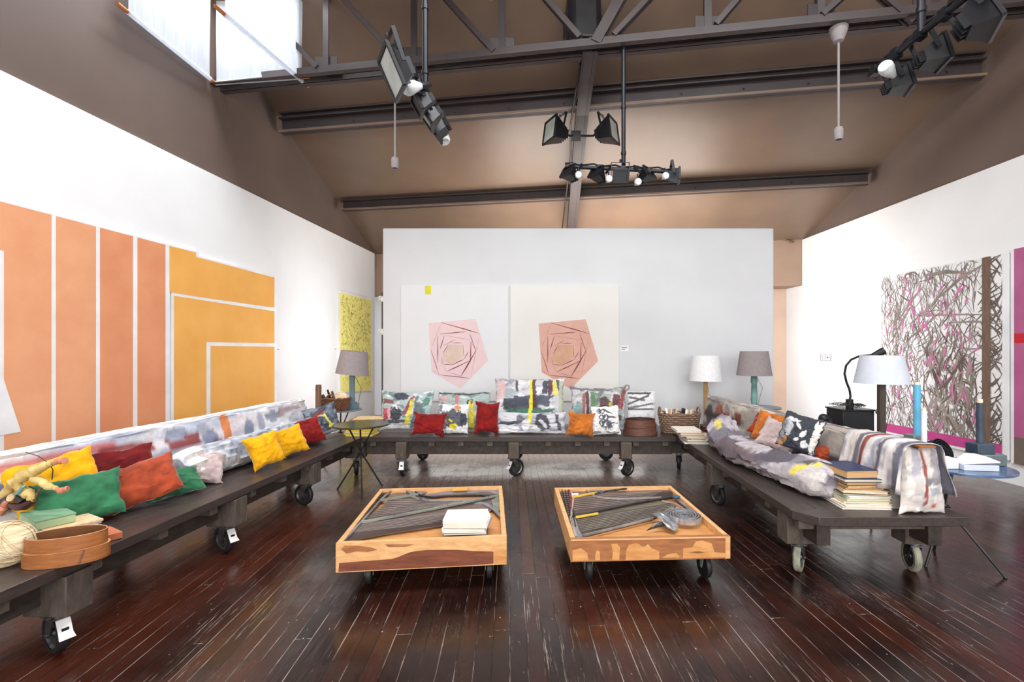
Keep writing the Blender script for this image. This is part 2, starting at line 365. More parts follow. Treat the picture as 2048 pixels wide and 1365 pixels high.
# ---------------------------------------------------------------- painting on cloth
def nz(x, y, s=0.): return noise.fractal(Vector((x, y, s)), 1.0, 2.0, 4)
def paint(base, strokes, seed=0., mixn=None, edge=.05):
    """base colour, second colour blended by noise, then strokes (u, v, half-u, half-v, angle, colour[, 'e'])"""
    def fn(u, v):
        c = list(base[:3])
        if mixn:
            for (c2, sc, thr) in mixn:
                k = max(0, min(1, (nz(u*sc, v*sc, seed+thr*9)-thr)*3.5+.5)); c = [a*(1-k)+b*k for a, b in zip(c, c2[:3])]
        for i, st in enumerate(strokes):
            su, sv, hu, hv, an, sc_ = st[:6]
            ca, sa = math.cos(R(an)), math.sin(R(an)); du, dv = u-su, v-sv
            x = (du*ca+dv*sa)/hu; y = (-du*sa+dv*ca)/hv
            e = nz(u*7, v*7, seed+i*3.1)*.35+nz(u*22, v*22, seed+i)*.18
            d = math.hypot(x, y) if len(st) > 6 else max(abs(x), abs(y))
            d += e
            if len(st) > 6 and st[6] == 'o' : d = abs(d-.8)/.25
            k = max(0, min(1, (1.05-d)*11))*(.93 if len(st) < 8 else st[7])
            c = [a*(1-k)+b*k for a, b in zip(c, sc_[:3])]
        return (c[0], c[1], c[2], 1)
    return fn
def pillow_mesh(w, h, t, n=26, m_=26, seed=0., wr=.012, fn=None, pinch=.1, flop=0.):
    vs = []; fs = []; cols = []
    for side in (-1, 1):
        b = len(vs)
        for j in range(m_+1):
            for i in range(n+1):
                u = -1+2*i/n; v = -1+2*j/m_
                pu = u*(1-pinch*(1-u*u*.2)*(1-abs(v)**2.2)*abs(u)) ; pv = v*(1-pinch*(1-abs(u)**2.2)*abs(v))
                th = ((1-u**2)*(1-v**2))
                th = max(th, 0)**.42
                k = nz(u*1.6, v*1.6, seed+side)*wr*1.6+nz(u*4.5, v*4.5, seed*2+side)*wr*.7
                edgek = nz(u*2.2, v*2.2, seed+7)*wr*1.2
                z = side*(t/2*th+k*min(1, th*1.5)) + flop*nz(u, v, seed+3)
                vs.append((pu*w/2+edgek*(1-th*.4), z, pv*h/2+edgek))
                if fn: cols.append(fn((u+1)/2, (v+1)/2) if side < 0 else (.55, .55, .56, 1))
        for j in range(m_):
            for i in range(n):
                a = b+j*(n+1)+i; q = (a, a+1, a+n+2, a+n+1)
                fs.append(q if side < 0 else q[::-1])
    return vs, fs, cols
SEAT = .462
def pillow(label, px, py, w, h, t, yaw, lean, roll, m_, fn=None, cat='cushion', name='cushion', seed=1., group=None, z0=None, n=26, wr=.012, pinch=.1, d=None, piping=None, dy=0.):
    z0 = SEAT if z0 is None else z0
    base = G(px, py, z0) if d is None else Vector(((px-CX)*d/F, d, z0))
    base = base+Vector((0, dy, 0))
    vs, fs, cols = pillow_mesh(w, h, t, n, n, seed, wr, fn, pinch)
    A = RZ(yaw) @ RX(-lean) @ RY(roll) @ T(0, 0, h/2)
    pts = [A @ Vector(q) for q in vs]; zm = min(p.z for p in pts)
    off = base-Vector((0, 0, zm))
    mb = MB(); mb.v = [p+off for p in pts]; mb.f = fs; mb.mi = [0]*len(fs); mb.sm = [True]*len(fs)
    o = mb.build(name, m_, cols=cols if fn else None)
    return tag(o, label, cat, group)
def loft(name, rings, m_, fn=None, parent=None, caps=True):
    n = len(rings[0]); L = len(rings); mb = MB(); cols = []
    for i, r in enumerate(rings):
        for k, p in enumerate(r):
            mb.v.append(Vector(p))
            if fn: cols.append(fn(i/(L-1), k/n))
    for i in range(L-1):
        for k in range(n): mb.f.append((i*n+k, i*n+(k+1)%n, (i+1)*n+(k+1)%n, (i+1)*n+k)); mb.mi.append(0); mb.sm.append(True)
    if caps:
        for i in (0, L-1):
            c = sum(rings[i], Vector())/n; mb.v.append(c); b = len(mb.v)-1
            if fn: cols.append(fn(i/(L-1), .5))
            for k in range(n): mb.f.append((b, i*n+k, i*n+(k+1)%n)); mb.mi.append(0); mb.sm.append(False)
    return mb.build(name, m_, parent, world=parent is not None, cols=cols if fn else None)
# ================================================================ the room
LWA, LWB = Vector((-4.07, 3.54, 0)), Vector((-3.68, 10.2, 0))
RWA, RWB = Vector((5.1, 5.07, 0)), Vector((4.82, 8.94, 0))
def on_plane(px, A, B, off=0.):
    dx = (px-CX)/F; n = Vector((B.y-A.y, -(B.x-A.x), 0)).normalized()
    if n.dot(Vector((0, 3, 0))-A) < 0: n = -n
    A2 = A+n*off
    return (n.dot(A2))/(n.x*dx+n.y), dx
def LW(px, py, off=.0):
    d, dx = on_plane(px, LWA, LWB, off); return Vector((dx*d, d, H+(CY-py)/F*d))
def LWz(px, z, off=.0):
    d, dx = on_plane(px, LWA, LWB, off); return Vector((dx*d, d, z))
def RW(px, py, off=.0):
    d, dx = on_plane(px, RWA, RWB, off); return Vector((dx*d, d, H+(CY-py)/F*d))
HT = 3.55
et = Vector((math.sin(R(9)), math.cos(R(9)), 0)); es = Vector((math.cos(R(9)), -math.sin(R(9)), 0))
def RT(s, t, z): return es*s+et*t+Vector((0, 0, z))
def ext(A, B, y): return A+(B-A)*((y-A.y)/(B.y-A.y))

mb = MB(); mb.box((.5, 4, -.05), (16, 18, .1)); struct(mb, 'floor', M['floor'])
def wallbox(A, B, z0, z1, th, side):
    n = Vector((B.y-A.y, -(B.x-A.x), 0)).normalized()*th*side
    mb = MB(); mb.prism([A+Vector((0,0,z0)), B+Vector((0,0,z0)), B+Vector((0,0,z1)), A+Vector((0,0,z1))], n); return mb
struct(wallbox(ext(LWA, LWB, -4.5), LWB, 0, HT, .12, -1), 'wall_left', M['white_wall'])
RWC = ext(RWA, RWB, 9.45)
struct(wallbox(ext(RWA, RWB, -4.5), RWB, 0, HT, .12, 1), 'wall_right', M['white_wall'])
a = RWB.copy(); b_ = RWC.copy(); struct(wallbox(a, b_, 0, 2.70, .12, 1), 'wall_right_return', M['white_wall'])
for nm, A, B, s in (('wall_upper_left', LWA, LWB, -1), ('wall_upper_right', RWA, RWB, 1)):
    n = Vector((B.y-A.y, -(B.x-A.x), 0)).normalized()*s*.035
    struct(wallbox(ext(A, B, -4.5)+n, ext(A, B, 11.5)+n, HT-.3 if s < 0 else HT-.3, 7.2, .1, s), nm, M['brown_wall'])
mb = MB(); mb.box((.5, -4.4, 3.4), (11, .1, 7.6)); struct(mb, 'wall_front', M['white_wall'])
# the back of the hall: brown bulkhead over an opening, pale wall beyond
TB = 9.58
mb = MB(); mb.prism([RT(-6.2, TB, 2.69), RT(4.4, TB, 2.69), RT(4.4, TB, 4.2), RT(-6.2, TB, 4.2)], et*.5); struct(mb, 'wall_back_bulkhead', M['beige'])
bpy.data.objects['wall_back_bulkhead'].data.materials[0] = mat('bulkhead_brown', C(158,132,112), C(150,124,106), rough=.6, ns=1.5)
mb = MB(); mb.prism([RT(0, TB+.5, 0), RT(3.3, TB+.5, 0), RT(3.3, TB+.5, 2.69), RT(0, TB+.5, 2.69)], et*.1); struct(mb, 'wall_back', M['beige'])
mb = MB(); mb.prism([RT(-6.2, TB+.5, 0), RT(0, TB+.5, 0), RT(0, TB+.5, 2.69), RT(-6.2, TB+.5, 2.69)], et*.1); struct(mb, 'wall_back_left', M['white_wall'])
# white partition carrying the two rose pictures
PY = 7.0
mb = MB(); xl, xr = -327*PY/F, 456*PY/F; zt = H+247*PY/F
mb.box(((xl+xr)/2, PY+.1, zt/2), (xr-xl, .2, zt)); struct(mb, 'wall_centre', M['grey_wall'], bevel=.02)

# roof: one slope falling to the back, with a roof light cut in over the blinds
def zc(t): return 4.2+.39*(7.92-t) if t > 6.2 else (4.87+.62*(6.2-t) if t > 3.0 else 6.854-.3*(3.0-t))
mb = MB(); sk = (-4.72, -3.62, 3.75, 4.85)
def cquad(s0, s1, t0, t1):
    mb.prism([RT(s0,t0,zc(t0)), RT(s1,t0,zc(t0)), RT(s1,t1,zc(t1)), RT(s0,t1,zc(t1))], (0,0,.08))
cquad(-7, 7, -6, 3.0); cquad(-7, 7, 6.2, 9.7)
for r in ((-7, sk[0], 3.0, 6.2), (sk[1], 7, 3.0, 6.2), (sk[0], sk[1], 3.0, sk[2]), (sk[0], sk[1], sk[3], 6.2)): cquad(*r)
struct(mb, 'ceiling', M['brown'])

# steel: two purlins, a lattice truss, a rafter
def steel(name, label, parts):
    t = thing(name, label, 'roof beam', (0, 0, 0)); t['kind'] = 'structure'; return t
def ibeam(s0, s1, t, zb, h, nm):
    mb = MB().m(1)
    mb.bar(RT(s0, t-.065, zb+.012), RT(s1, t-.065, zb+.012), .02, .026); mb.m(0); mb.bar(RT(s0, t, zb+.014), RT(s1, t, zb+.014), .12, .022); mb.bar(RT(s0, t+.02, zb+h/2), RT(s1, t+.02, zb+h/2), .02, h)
    mb.bar(RT(s0, t-.02, zb+h*.72), RT(s1, t-.02, zb+h*.72), .10, .02); mb.bar(RT(s0, t, zb+h), RT(s1, t, zb+h), .12, .02)
    for k in range(12):
        s = s0+(s1-s0)*(k+.5)/12; mb.cyl(RT(s, t-.01, zb+h*.4), RT(s, t-.02, zb+h*.4), .012, n=6)
    return struct(mb, nm, [M['steel_brown'], M['steel_lip']])
ibeam(-4.98, 3.72, 7.92, 3.99, .24, 'trim_1')
ibeam(-4.86, 4.12, 6.2, 4.60, .28, 'trim_2')
mb = MB(); ZC = 4.62; s0, s1 = -4.9, 4.3
for dt in (-.05, .05):
    mb.bar(RT(s0, 5.05+dt, ZC+.06), RT(s1, 5.05+dt, ZC+.06), .014, .12); mb.bar(RT(s0, 5.05+dt*1.7, ZC+.006), RT(s1, 5.05+dt*1.7, ZC+.006), .08, .012)
def at_s(px): return None
def s_of(px, t=5.05):   # s on the truss plane seen in column px
    k = (px-CX)/F; y = t/(et.y+k*et.x); return (k*y*es.x+y*es.y)
def zt_of(px, py, t=5.05):
    k = (px-CX)/F; y = t/(et.y+k*et.x); return H+(CY-py)/F*y
for px in (655, 830, 1005, 1415, 1640, 1850):
    s = s_of(px); mb.bar(RT(s, 5.02, ZC+.1), RT(s, 5.02, zc(5.05)), .07, .014, up=et); mb.bar(RT(s-.03, 5.06, ZC+.1), RT(s-.03, 5.06, zc(5.05)), .014, .07, up=et)
    mb.box(tuple(RT(s, 5.03, ZC+.14)), (.26, .012, .2), None)
for (xa, ya, xb, yb) in ((640,140,470,-40), (780,100,670,-20), (990,108,865,-30), (1160,80,1065,-30), (1192,90,1258,-30), (1228,76,1310,-12), (1430,55,1490,-15), (1640,36,1700,-18), (1820,50,1730,-30)):
    w = .11 if xa == 1192 else .055
    mb.bar(RT(s_of(xa), 5.0, zt_of(xa, ya)), RT(s_of(xb), 5.0, zt_of(xb, yb)), w, .04, up=et); mb.bar(RT(s_of(xa), 5.06, zt_of(xa, ya)), RT(s_of(xb), 5.06, zt_of(xb, yb)), w, .012, up=et)
struct(mb, 'trim_3', M['steel_brown'])
mb = MB()
# rafter: two flat flanges with a web, running down to the back wall over the partition
ra = [(9.3, 3.50), (7.92, 3.93), (6.2, 4.50), (5.1, 4.62)]
for (t0, z0), (t1, z1) in zip(ra, ra[1:]):
    x = .47
    def q(t, z, dx=0): return Vector((x+dx, t-x*et.x, z))
    mb.bar(q(t0, z0), q(t1, z1), .16, .02); mb.bar(q(t0, z0+.09), q(t1, z1+.09), .02, .18); mb.bar(q(t0, z0+.18), q(t1, z1+.18), .16, .02)
    mb.bar(q(t0, z0-.002, -.05), q(t1, z1-.002, -.05), .02, .03); mb.bar(q(t0, z0-.002, .05), q(t1, z1-.002, .05), .02, .03)
for t, z in ((6.0, 4.55), (7.1, 4.2)): mb.bar((.47, t, z), (.47, t, zc(t)), .08, .02)
struct(mb, 'trim_4', M['steel_brown'])
mb = MB(); mb.tube([(.30, 8.8, 3.72), (.33, 7.6, 4.02), (.36, 6.9, 4.3), (.33, 6.4, 4.5), (.38, 5.3, 4.66)], .012, 6)
o = mb.build('ceiling_cable', M['iron']); tag(o, 'thin dark cable clipped along the central brown rafter', 'cable')
# a little conduit on the bulkhead at the right
mb = MB(); mb.tube([RT(3.2, TB-.02, 3.5), RT(3.0, TB-.03, 3.58), RT(2.2, TB-.03, 3.56), RT(1.9, TB-.03, 3.52)], .02, 6)
tag(mb.build('ceiling_conduit', M['brown']), 'short brown conduit running where the bulkhead meets the roof', 'pipe')
# pipe in the slot beside the partition
t = thing('service_pipe', 'slim grey pipe with two clamps in the gap beside the central partition', 'pipe', (-3.25, 9.45, 0))
MBx = MB(); MBx.cyl((0,0,0), (0,0,2.62), .02); MBx.build('pipe', M['steel_brown'], t)
for z in (2.5, 1.85):
    q = MB(); q.box((0,-.03,z), (.12,.06,.09)); q.ball((.03,-.08,z-.02), .06, 10); q.build('clamp', M['white_plastic'], t)

# roof-light blinds: cloth panels with copper rods at the hem
def blind(label, p0, p1, ztop, cop0=.12, cop1=.12, tilt=0, shift=0):
    p0, p1 = Vector(p0), Vector(p1); d = (p1-p0).normalized(); t = thing('hanging_blind', label, 'blind', (p0+p1)/2, group='white cloth blinds hung round the roof light')
    n = 14; mb = MB(); pts = []
    for i in range(n+1):
        for j in range(9):
            f = j/8; p = p0.lerp(p1, i/n); z = p0.z+(ztop-p0.z)*f
            perp = d.cross(Vector((0,0,1)))
            p = Vector((p.x, p.y, z))+perp*(.012*math.sin(i*1.3+f*3)*f+tilt*f)+d*shift*f
            pts.append(p)
    mb.add(pts, [(i*9+j, (i+1)*9+j, (i+1)*9+j+1, i*9+j+1) for i in range(n) for j in range(8)], True)
    mb.build('cloth', M['fabric_sheer'], t, world=True)
    r = MB(); r.cyl(p0-d*.01, p1+d*.01, .024, n=12); r.build('hem_sleeve', M['fabric_sheer'], t, world=True)
    for c, pp, s in ((cop0, p0, -1), (cop1, p1, 1)):
        r = MB(); r.cyl(pp, pp+d*s*c, .019, n=12); r.build('rod_end', M['copper'], t, world=True)
    return t
zb = 4.64
blind('white cloth blind on the wall side of the roof light', (-3.93, 4.47, zb), (-3.93, 5.55, zb), 5.75)
blind('white cloth blind across the far side of the roof light', (-3.92, 5.65, zb), (-2.87, 5.53, zb), 5.62)
blind('white cloth blind on the room side of the roof light', (-3.04, 4.50, zb), (-2.88, 5.60, zb), 5.75)
blind('blind rod with a copper tip poking in at the top edge, near the black speaker', (-1.95, 3.93, zb), (-.60, 4.26, zb), 5.8)

# pendant sockets under the truss
for lab, px, pt, pb in (('mauve-grey pendant rod hanging nearest the hanging blinds', 790, 150, 337), ('mauve-grey pendant rod hanging nearest the purple-edged wall', 1677, 56, 280)):
    k = (px-CX)/F; y = 5.05/(et.y+k*et.x); x = k*y; zt_ = 4.62; zb_ = H+(CY-pb)/F*y
    t = thing('pendant_rod', lab, 'pendant', (x, y, zb_), group=None)
    m1 = MB(); m1.lathe([(.0,zt_-zb_),(.085,zt_-zb_),(.082,zt_-zb_-.03),(.045,zt_-zb_-.13),(.012,zt_-zb_-.14)]); m1.build('ceiling_cup', M['shade_grey'], t)
    m1 = MB(); m1.cyl((0,0,.1), (0,0,zt_-zb_-.12), .011); m1.build('rod', M['shade_grey'], t)
    m1 = MB(); m1.lathe([(0,.125),(.035,.12),(.042,.105),(.042,.02),(.037,.0),(.03,.0),(.028,.03),(0,.03)]); m1.build('socket', M['shade_grey'], t)

# stage lamps
def stage_lamp(label, loc, yaw, pitch, w=.2, h=.16, d=.13, lens='silver', globe=None, group=None, name='stage_light'):
    mt = T(Vector(loc)) @ RZ(yaw) @ RX(pitch)
    t = thing(name, label, 'stage light', mtx=mt, group=group)
    m1 = MB()
    a, b, c = w/2, h/2, .35
    f = [(-a,-d/2,-b),(a,-d/2,-b),(a,-d/2,b),(-a,-d/2,b)]; k = [(-a*c*1.6,d/2,-b*c*1.4),(a*c*1.6,d/2,-b*c*1.4),(a*c*1.6,d/2,b*c*1.4),(-a*c*1.6,d/2,b*c*1.4)]
    m1.add(f+k, [(4,5,6,7)[::-1],(0,4,5,1),(1,5,6,2),(2,6,7,3),(3,7,4,0)])
    for s in (-1,1): m1.bar((s*a,-d/2,-b),(s*a,-d/2,b),.02,.02); m1.bar((-a,-d/2,s*b),(a,-d/2,s*b),.02,.02)
    for i in range(4): m1.box((-a*.55+i*a*.36, d/2+.012, 0), (.008,.035,b*.8))
    m1.build('housing', M['black_metal'], t)
    m1 = MB(); m1.box((0,-d/2+.006,0), (w*.92,.008,h*.9)); m1.build('front_glass', M[lens], t)
    m1 = MB(); m1.bar((-a-.018,.0,0),(-a-.018,.02,b+.07),.008,.025); m1.bar((a+.018,.0,0),(a+.018,.02,b+.07),.008,.025); m1.bar((-a-.02,.02,b+.07),(a+.02,.02,b+.07),.025,.008); m1.cyl((0,.02,b+.07),(0,.02,b+.10),.012)
    m1.build('yoke', M['black_metal'], t)
    return t
def globe_lamp(label, loc, r, aim=(0,-1,-.2), group=None):
    aim = Vector(aim).normalized(); loc = Vector(loc)
    t = thing('reflector_spot', label, 'spotlight', loc, group=group)
    m1 = MB(); rot = aim.to_track_quat('Z', 'Y').to_matrix().to_4x4()
    m1.lathe([(0,.02),(r*.8,.03),(r,.012),(r*.96,-.02),(r*.5,-.09),(r*.35,-.12),(0,-.12)], rot, n=18); m1.build('bulb', M['glass_white'], t)
    m1 = MB(); m1.lathe([(r*.42,-.10),(r*.45,-.17),(r*.3,-.19),(0,-.19)], rot, n=14); m1.tube([rot@Vector((0,0,-.17)), Vector((0,.03,.05)), Vector((0,.02,.09))], .008, 6); m1.build('lamp_holder', M['black_metal'], t)
    return t
def light_bar(label, p0, p1, pole_xy, ztop):
    p0, p1 = Vector(p0), Vector(p1); t = thing('light_bar', label, 'lighting bar', (p0+p1)/2)
    m1 = MB(); m1.cyl(p0, p1, .02); 
    cab = [p0.lerp(p1, i/16)+Vector((0,0,.03+.012*math.sin(i*2.1))) for i in range(17)]; m1.build('crossbar', M['black_metal'], t, world=True)
    m1 = MB(); m1.tube(cab, .009, 6); m1.build('cable', M['black_metal'], t, world=True)
    ztop = min(ztop, zc(pole_xy[0]*et.x+pole_xy[1]*et.y)-.012)
    c = Vector((pole_xy[0], pole_xy[1], p0.z)); m1 = MB(); m1.cyl(c, (c.x, c.y, ztop), .022); 
    for z in (p0.z+.12, p0.z+.6): m1.cyl((c.x,c.y,z),(c.x,c.y,z+.03), .027)
    m1.build('drop_pole', M['black_metal'], t, world=True)
    for f in (.06, .3, .5, .72, .94):
        m1 = MB(); q = p0.lerp(p1, f); m1.box(tuple(q), (.05,.05,.06)); m1.build('clamp', M['black_metal'], t, world=True)
    return t
d2 = 4.95
light_bar('black lighting bar facing the camera over the middle of the room', P(1130,333,d2), P(1360,345,d2), (P(1247,0,d2).x, d2), 4.74)
_gl = 'black floodlights on the middle bar'
for i, (px, py, yaw, pit, lab) in enumerate(((1141,350,-50,-30,'first black floodlight at the speaker end of the middle bar'), (1197,352,-45,-35,'second black floodlight on the middle bar, twisted aside'), (1240,352,0,20,'squat black floodlight directly under the drop pole'), (1291,352,48,-32,'fourth black floodlight on the middle bar, past the drop pole'), (1347,352,80,0,'end black floodlight on the middle bar, side on'))):
    stage_lamp(lab, P(px,py,d2-.01), yaw, pit, .15, .12, .11, lens='black_metal', group=None)
for i, (px, py, lab) in enumerate(((1157,350,'white round bulb beside the first floodlight of the middle bar'), (1218,358,'small white round bulb by the second floodlight of the middle bar'), (1276,364,'lowest white round bulb of the middle bar'), (1331,352,'white round bulb by the end floodlight of the middle bar'))):
    globe_lamp(lab, P(px,py,d2-.12), .036)
d1a, d1b, zbar = 3.0, 3.94, 3.37
p0 = P(790,90,3.0); p1 = P(888,243,3.94); p1.z = p0.z = 3.38
light_bar('black lighting bar hung lengthwise nearest the white blinds', p0, p1, ((p0.x*.45+p1.x*.55), (p0.y*.45+p1.y*.55)), 6.2)
def onbar(f, dx=0, dz=0): q = p0.lerp(p1, f); return (q.x+dx, q.y, q.z+dz)
stage_lamp('large floodlight with pale glass at the near end of the blind-side bar', onbar(.06,.0,-.13), -60, 25, .24, .26, .1)
stage_lamp('middle black floodlight of the blind-side bar', onbar(.48,.01,-.12), -70, 30, .16, .14, .1, lens='black_metal')
stage_lamp('third black floodlight of the blind-side bar', onbar(.68,.01,-.13), -80, 35, .16, .14, .1, lens='silver')
stage_lamp('far end black floodlight of the blind-side bar', onbar(.90,.0,-.12), -95, 25, .17, .15, .1, lens='black_metal')
globe_lamp('white round bulb behind the large floodlight of the blind-side bar', onbar(.27,-.02,-.12), .055, (-.6,-.6,-.4))
globe_lamp('white round bulb at the far end of the blind-side bar', onbar(1.0,.0,-.17), .05, (.3,-.3,-1))
p0 = Vector((2.28, 2.45, 3.37)); p1 = Vector((2.25, 3.30, 3.37))
light_bar('black lighting bar at the top corner over the blue table side', p0, p1, (2.26, 2.86), 6.2)
stage_lamp('floodlight with pale glass facing down at the corner bar', (2.36,2.62,3.28), 60, -25, .26, .22, .1)
stage_lamp('twin-finned black floodlight in the middle of the corner bar', (2.37,2.93,3.27), 75, -15, .18, .15, .11, lens='black_metal')
stage_lamp('end black floodlight of the corner bar', (2.36,3.19,3.25), 70, -15, .17, .14, .11, lens='black_metal')
globe_lamp('white round bulb near the end of the corner bar', (2.22,3.10,3.30), .045, (-.8,-.5,.2))
# two floods bracketed off the rafter
for lab, px, yaw in (('black flood lamp bracketed on the blind side of the rafter', 1113, -60), ('black flood lamp bracketed on the blue-table side of the rafter', 1213, 60)):
    q = P(px, 266, 6.0); stage_lamp(lab, q, yaw, -8, .28, .29, .2, name='flood_lamp')
mb = MB(); mb.tube([P(1128,266,6.02), P(1140,272,6.0), P(1155,272,6.05), P(1170,272,6.0), P(1186,272,6.0), P(1198,262,6.02)], .014, 8); mb.box(tuple(P(1152,272,6.05)), (.12,.08,.1))
tag(mb.build('lamp_bracket', M['black_metal']), 'black cable and bracket joining the two rafter flood lamps', 'bracket')
# loudspeaker above the truss
q = P(1166, 0, 5.32)
t = thing('loudspeaker', 'big black loudspeaker hung where rafter and truss meet', 'speaker', mtx=T(q.x, 5.28, 4.72) @ RZ(6) @ RX(-6))
m1 = MB(); m1.prism([(-.19,-.14,0.06),(-.12,-.20,.02),(.12,-.20,.02),(.19,-.14,.06),(.17,.16,.1),(-.17,.16,.1)], (0,0,.58)); m1.build('cabinet', M['black_metal'], t, bevel=.03)
m1 = MB(); m1.box((0,-.206,.34), (.22,.01,.52)); m1.build('grille', M['rubber'], t)
m1 = MB(); m1.bar((-.21,0,.2),(-.21,0,.5),.02,.05); m1.bar((.21,0,.2),(.21,0,.5),.02,.05); m1.build('bracket', M['black_metal'], t)

# ================================================================ pictures
def picture(label, mats, polys, cat='painting', name='painting', bevel=0):
    """polys: (material index, [world points]); index 0 with thickness is the stretched canvas"""
    mb = MB()
    for mi, pts in polys:
        mb.m(mi)
        if isinstance(pts, tuple): mb.prism(pts[0], pts[1])
        else: mb.poly(pts)
    return tag(mb.build(name, mats), label, cat)
LN = Vector((LWB.y-LWA.y, -(LWB.x-LWA.x), 0)).normalized()
RN = Vector((RWB.y-RWA.y, -(RWB.x-RWA.x), 0)).normalized()*-1
# orange picture
def lq(x0, x1, yt0, yt1, z=.6, off=.034): return [LW(x0,yt0,off), LW(x1,yt1,off), LWz(x1,z,off), LWz(x0,z,off)]
def ot(x): return 403+.2625*x
polys = [(0, ([LW(-330,ot(-330)-1,.001), LW(334,ot(334)-1,.001), LWz(334,.58,.001), LWz(-330,.58,.001)], LN*.032))]
for i, (a, b) in enumerate(((-330,-130),(-122,-8),(8,103),(112,192),(200,266),(275,331))):
    polys.append((1 if i < 4 else 2, lq(a, b, ot(a), ot(b))))
polys.append((1, [LW(-8,ot(-8),.034), LW(8,ot(8),.034), LW(8,502,.034), LW(-8,498,.034)]))
polys.append((0, [LW(-60,740,.037), LW(2,742,.037), LW(42,864,.037), LW(-110,892,.037)]))
picture('very wide orange striped canvas on the wall behind the long bench', [M['canvas_white'], M['orange1'], M['orange2']], polys)
# amber picture
o_ = .034
polys = [(0, ([LW(338,491,.001), LW(392,504,.001), LW(392,512,.001), LW(550,554,.001), LWz(550,.58,.001), LWz(338,.58,.001)], LN*.032))]
def yt(x): return 514+(x-392)*.266
polys += [(1, [LW(339,492,o_), LW(392,505.5,o_), LW(392,584-.0+9.5,o_), LW(339,584.5,o_)]),
          (1, [LW(392,514,o_), LW(549,yt(549),o_), LW(549,616,o_), LW(392,593.5,o_)]),
          (1, [LW(348,592,o_), LW(549,623,o_), LW(549,687,o_), LW(413,684.5,o_), LWz(413,.6,o_), LWz(348,.6,o_)]),
          (1, [LW(421,692,o_), LW(549,694,o_), LWz(549,.6,o_), LWz(421,.6,o_)])]
polys.append((1, [LW(517+9*math.cos(a), 611-9*math.sin(a)*1.0, .036) for a in [R(v-8) for v in range(0, 190, 15)]]))
picture('amber and yellow canvas with white L-shaped lines, beside the orange striped one', [M['canvas_white'], M['amber']], polys)
# lemon picture with olive scribbles
mb = MB(); mb.prism([LW(677,582,.001), LW(743,599,.001), LW(743,782,.001), LW(677,786,.001)], LN*.04); mb.m(1)
mb.poly([LW(680,585,.043), LW(742,601,.043), LW(742,781,.043), LW(681,785,.043)]); mb.m(2)
rnd = random.Random(3)
for k in range(620):
    x = rnd.uniform(683, 741); f = (x-680)/62; y = rnd.uniform(590+f*14, 772-f*2)
    if y > 745 and rnd.random() < .6: continue
    a = rnd.uniform(0, math.pi); L = rnd.uniform(.8, 2.4); w = rnd.uniform(.14, .36); bend = rnd.uniform(-1, 1)
    pts = []
    for s in (-1, 0, 1): pts.append((x+math.cos(a)*L*s+(-math.sin(a))*bend*(1-abs(s)), y+math.sin(a)*L*1.5*s+math.cos(a)*bend*(1-abs(s))))
    nx, ny = -math.sin(a)*w, math.cos(a)*w
    mb.poly([LW(px-nx, py-ny, .045) for px, py in pts]+[LW(px+nx, py+ny, .045) for px, py in pts[::-1]])
tag(mb.build('painting', [M['canvas_white'], M['lemon'], M['olive']]), 'narrow lemon yellow canvas covered in small olive scribbles', 'painting')
# roses
def PP(px, py, off=0.): d = PY-off; return P(px, py, d)
Z12 = lambda zx, zy, off: PP(760+zx*.26367, 540+zy*.26367, off)
OUT = [(368,405),(725,372),(820,690),(610,902),(392,775)]
LINES = [(465,400,750,482,9),(455,487,655,470,7),(465,400,385,605,2),(385,605,447,797,6),(447,797,680,823,7),(728,612,615,805,13),(728,612,678,478,5),(685,688,503,772,9),(437,500,437,705,8),(487,500,455,602,8),(690,545,685,700,9),(468,660,472,715,4),(472,715,545,722,5),(545,722,635,680,8),(635,680,672,622,6),(480,577,570,530,4),(545,555,620,555,6),(517,568,478,632,6),(630,570,635,655,4),(480,728,503,772,2),(510,775,615,806,3),(495,498,680,530,2),(755,485,688,815,2),(500,680,545,722,2),(690,545,728,612,3),(447,797,392,760,1.5)]
for lab, dx, dy, cv, rp, hp, xs in (('canvas with a pale pink faceted rose and a yellow tab at its top edge', 0, 0, 'canvas_cool', 'rose_pale', 'rose_heart', (803, 1017)),
                                    ('canvas with a stronger pink faceted rose', 835, 3, 'canvas_warm', 'rose_pink', 'rose_heart2', (1021, 1237))):
    mb = MB(); mb.prism([PP(xs[0],572,.002), PP(xs[1],572,.002), Vector((PP(xs[1],572,0).x, PY-.002, .72)), Vector((PP(xs[0],572,0).x, PY-.002, .72))], (0,-.027,0))
    mb.m(1).poly([Z12(x+dx, y+dy, .030) for x, y in OUT])
    mb.m(2).poly([Z12(x+dx, y+dy, .0315) for x, y in ((517,568),(630,570),(636,655),(545,720),(474,690),(478,632))])
    mb.m(3)
    for (x0, y0, x1, y1, w) in LINES:
        L = math.hypot(x1-x0, y1-y0); nx, ny = -(y1-y0)/L*w/2, (x1-x0)/L*w/2; xm, ym = x0*.35+x1*.65, y0*.35+y1*.65
        mb.poly([Z12(x+dx, y+dy, .033) for x, y in ((x0-nx*.25, y0-ny*.25), (xm-nx, ym-ny), (x1-nx*.2, y1-ny*.2), (x1+nx*.2, y1+ny*.2), (xm+nx*.6, ym+ny*.6), (x0+nx*.25, y0+ny*.25))])
    if dx == 0: mb.m(4).poly([PP(850,572,.031), PP(862,572,.031), PP(862,589,.031), PP(850,589,.031)])
    tag(mb.build('painting', [M[cv], M[rp], M[hp], M['rose_line'], M['tape_yellow']]), lab, 'painting')
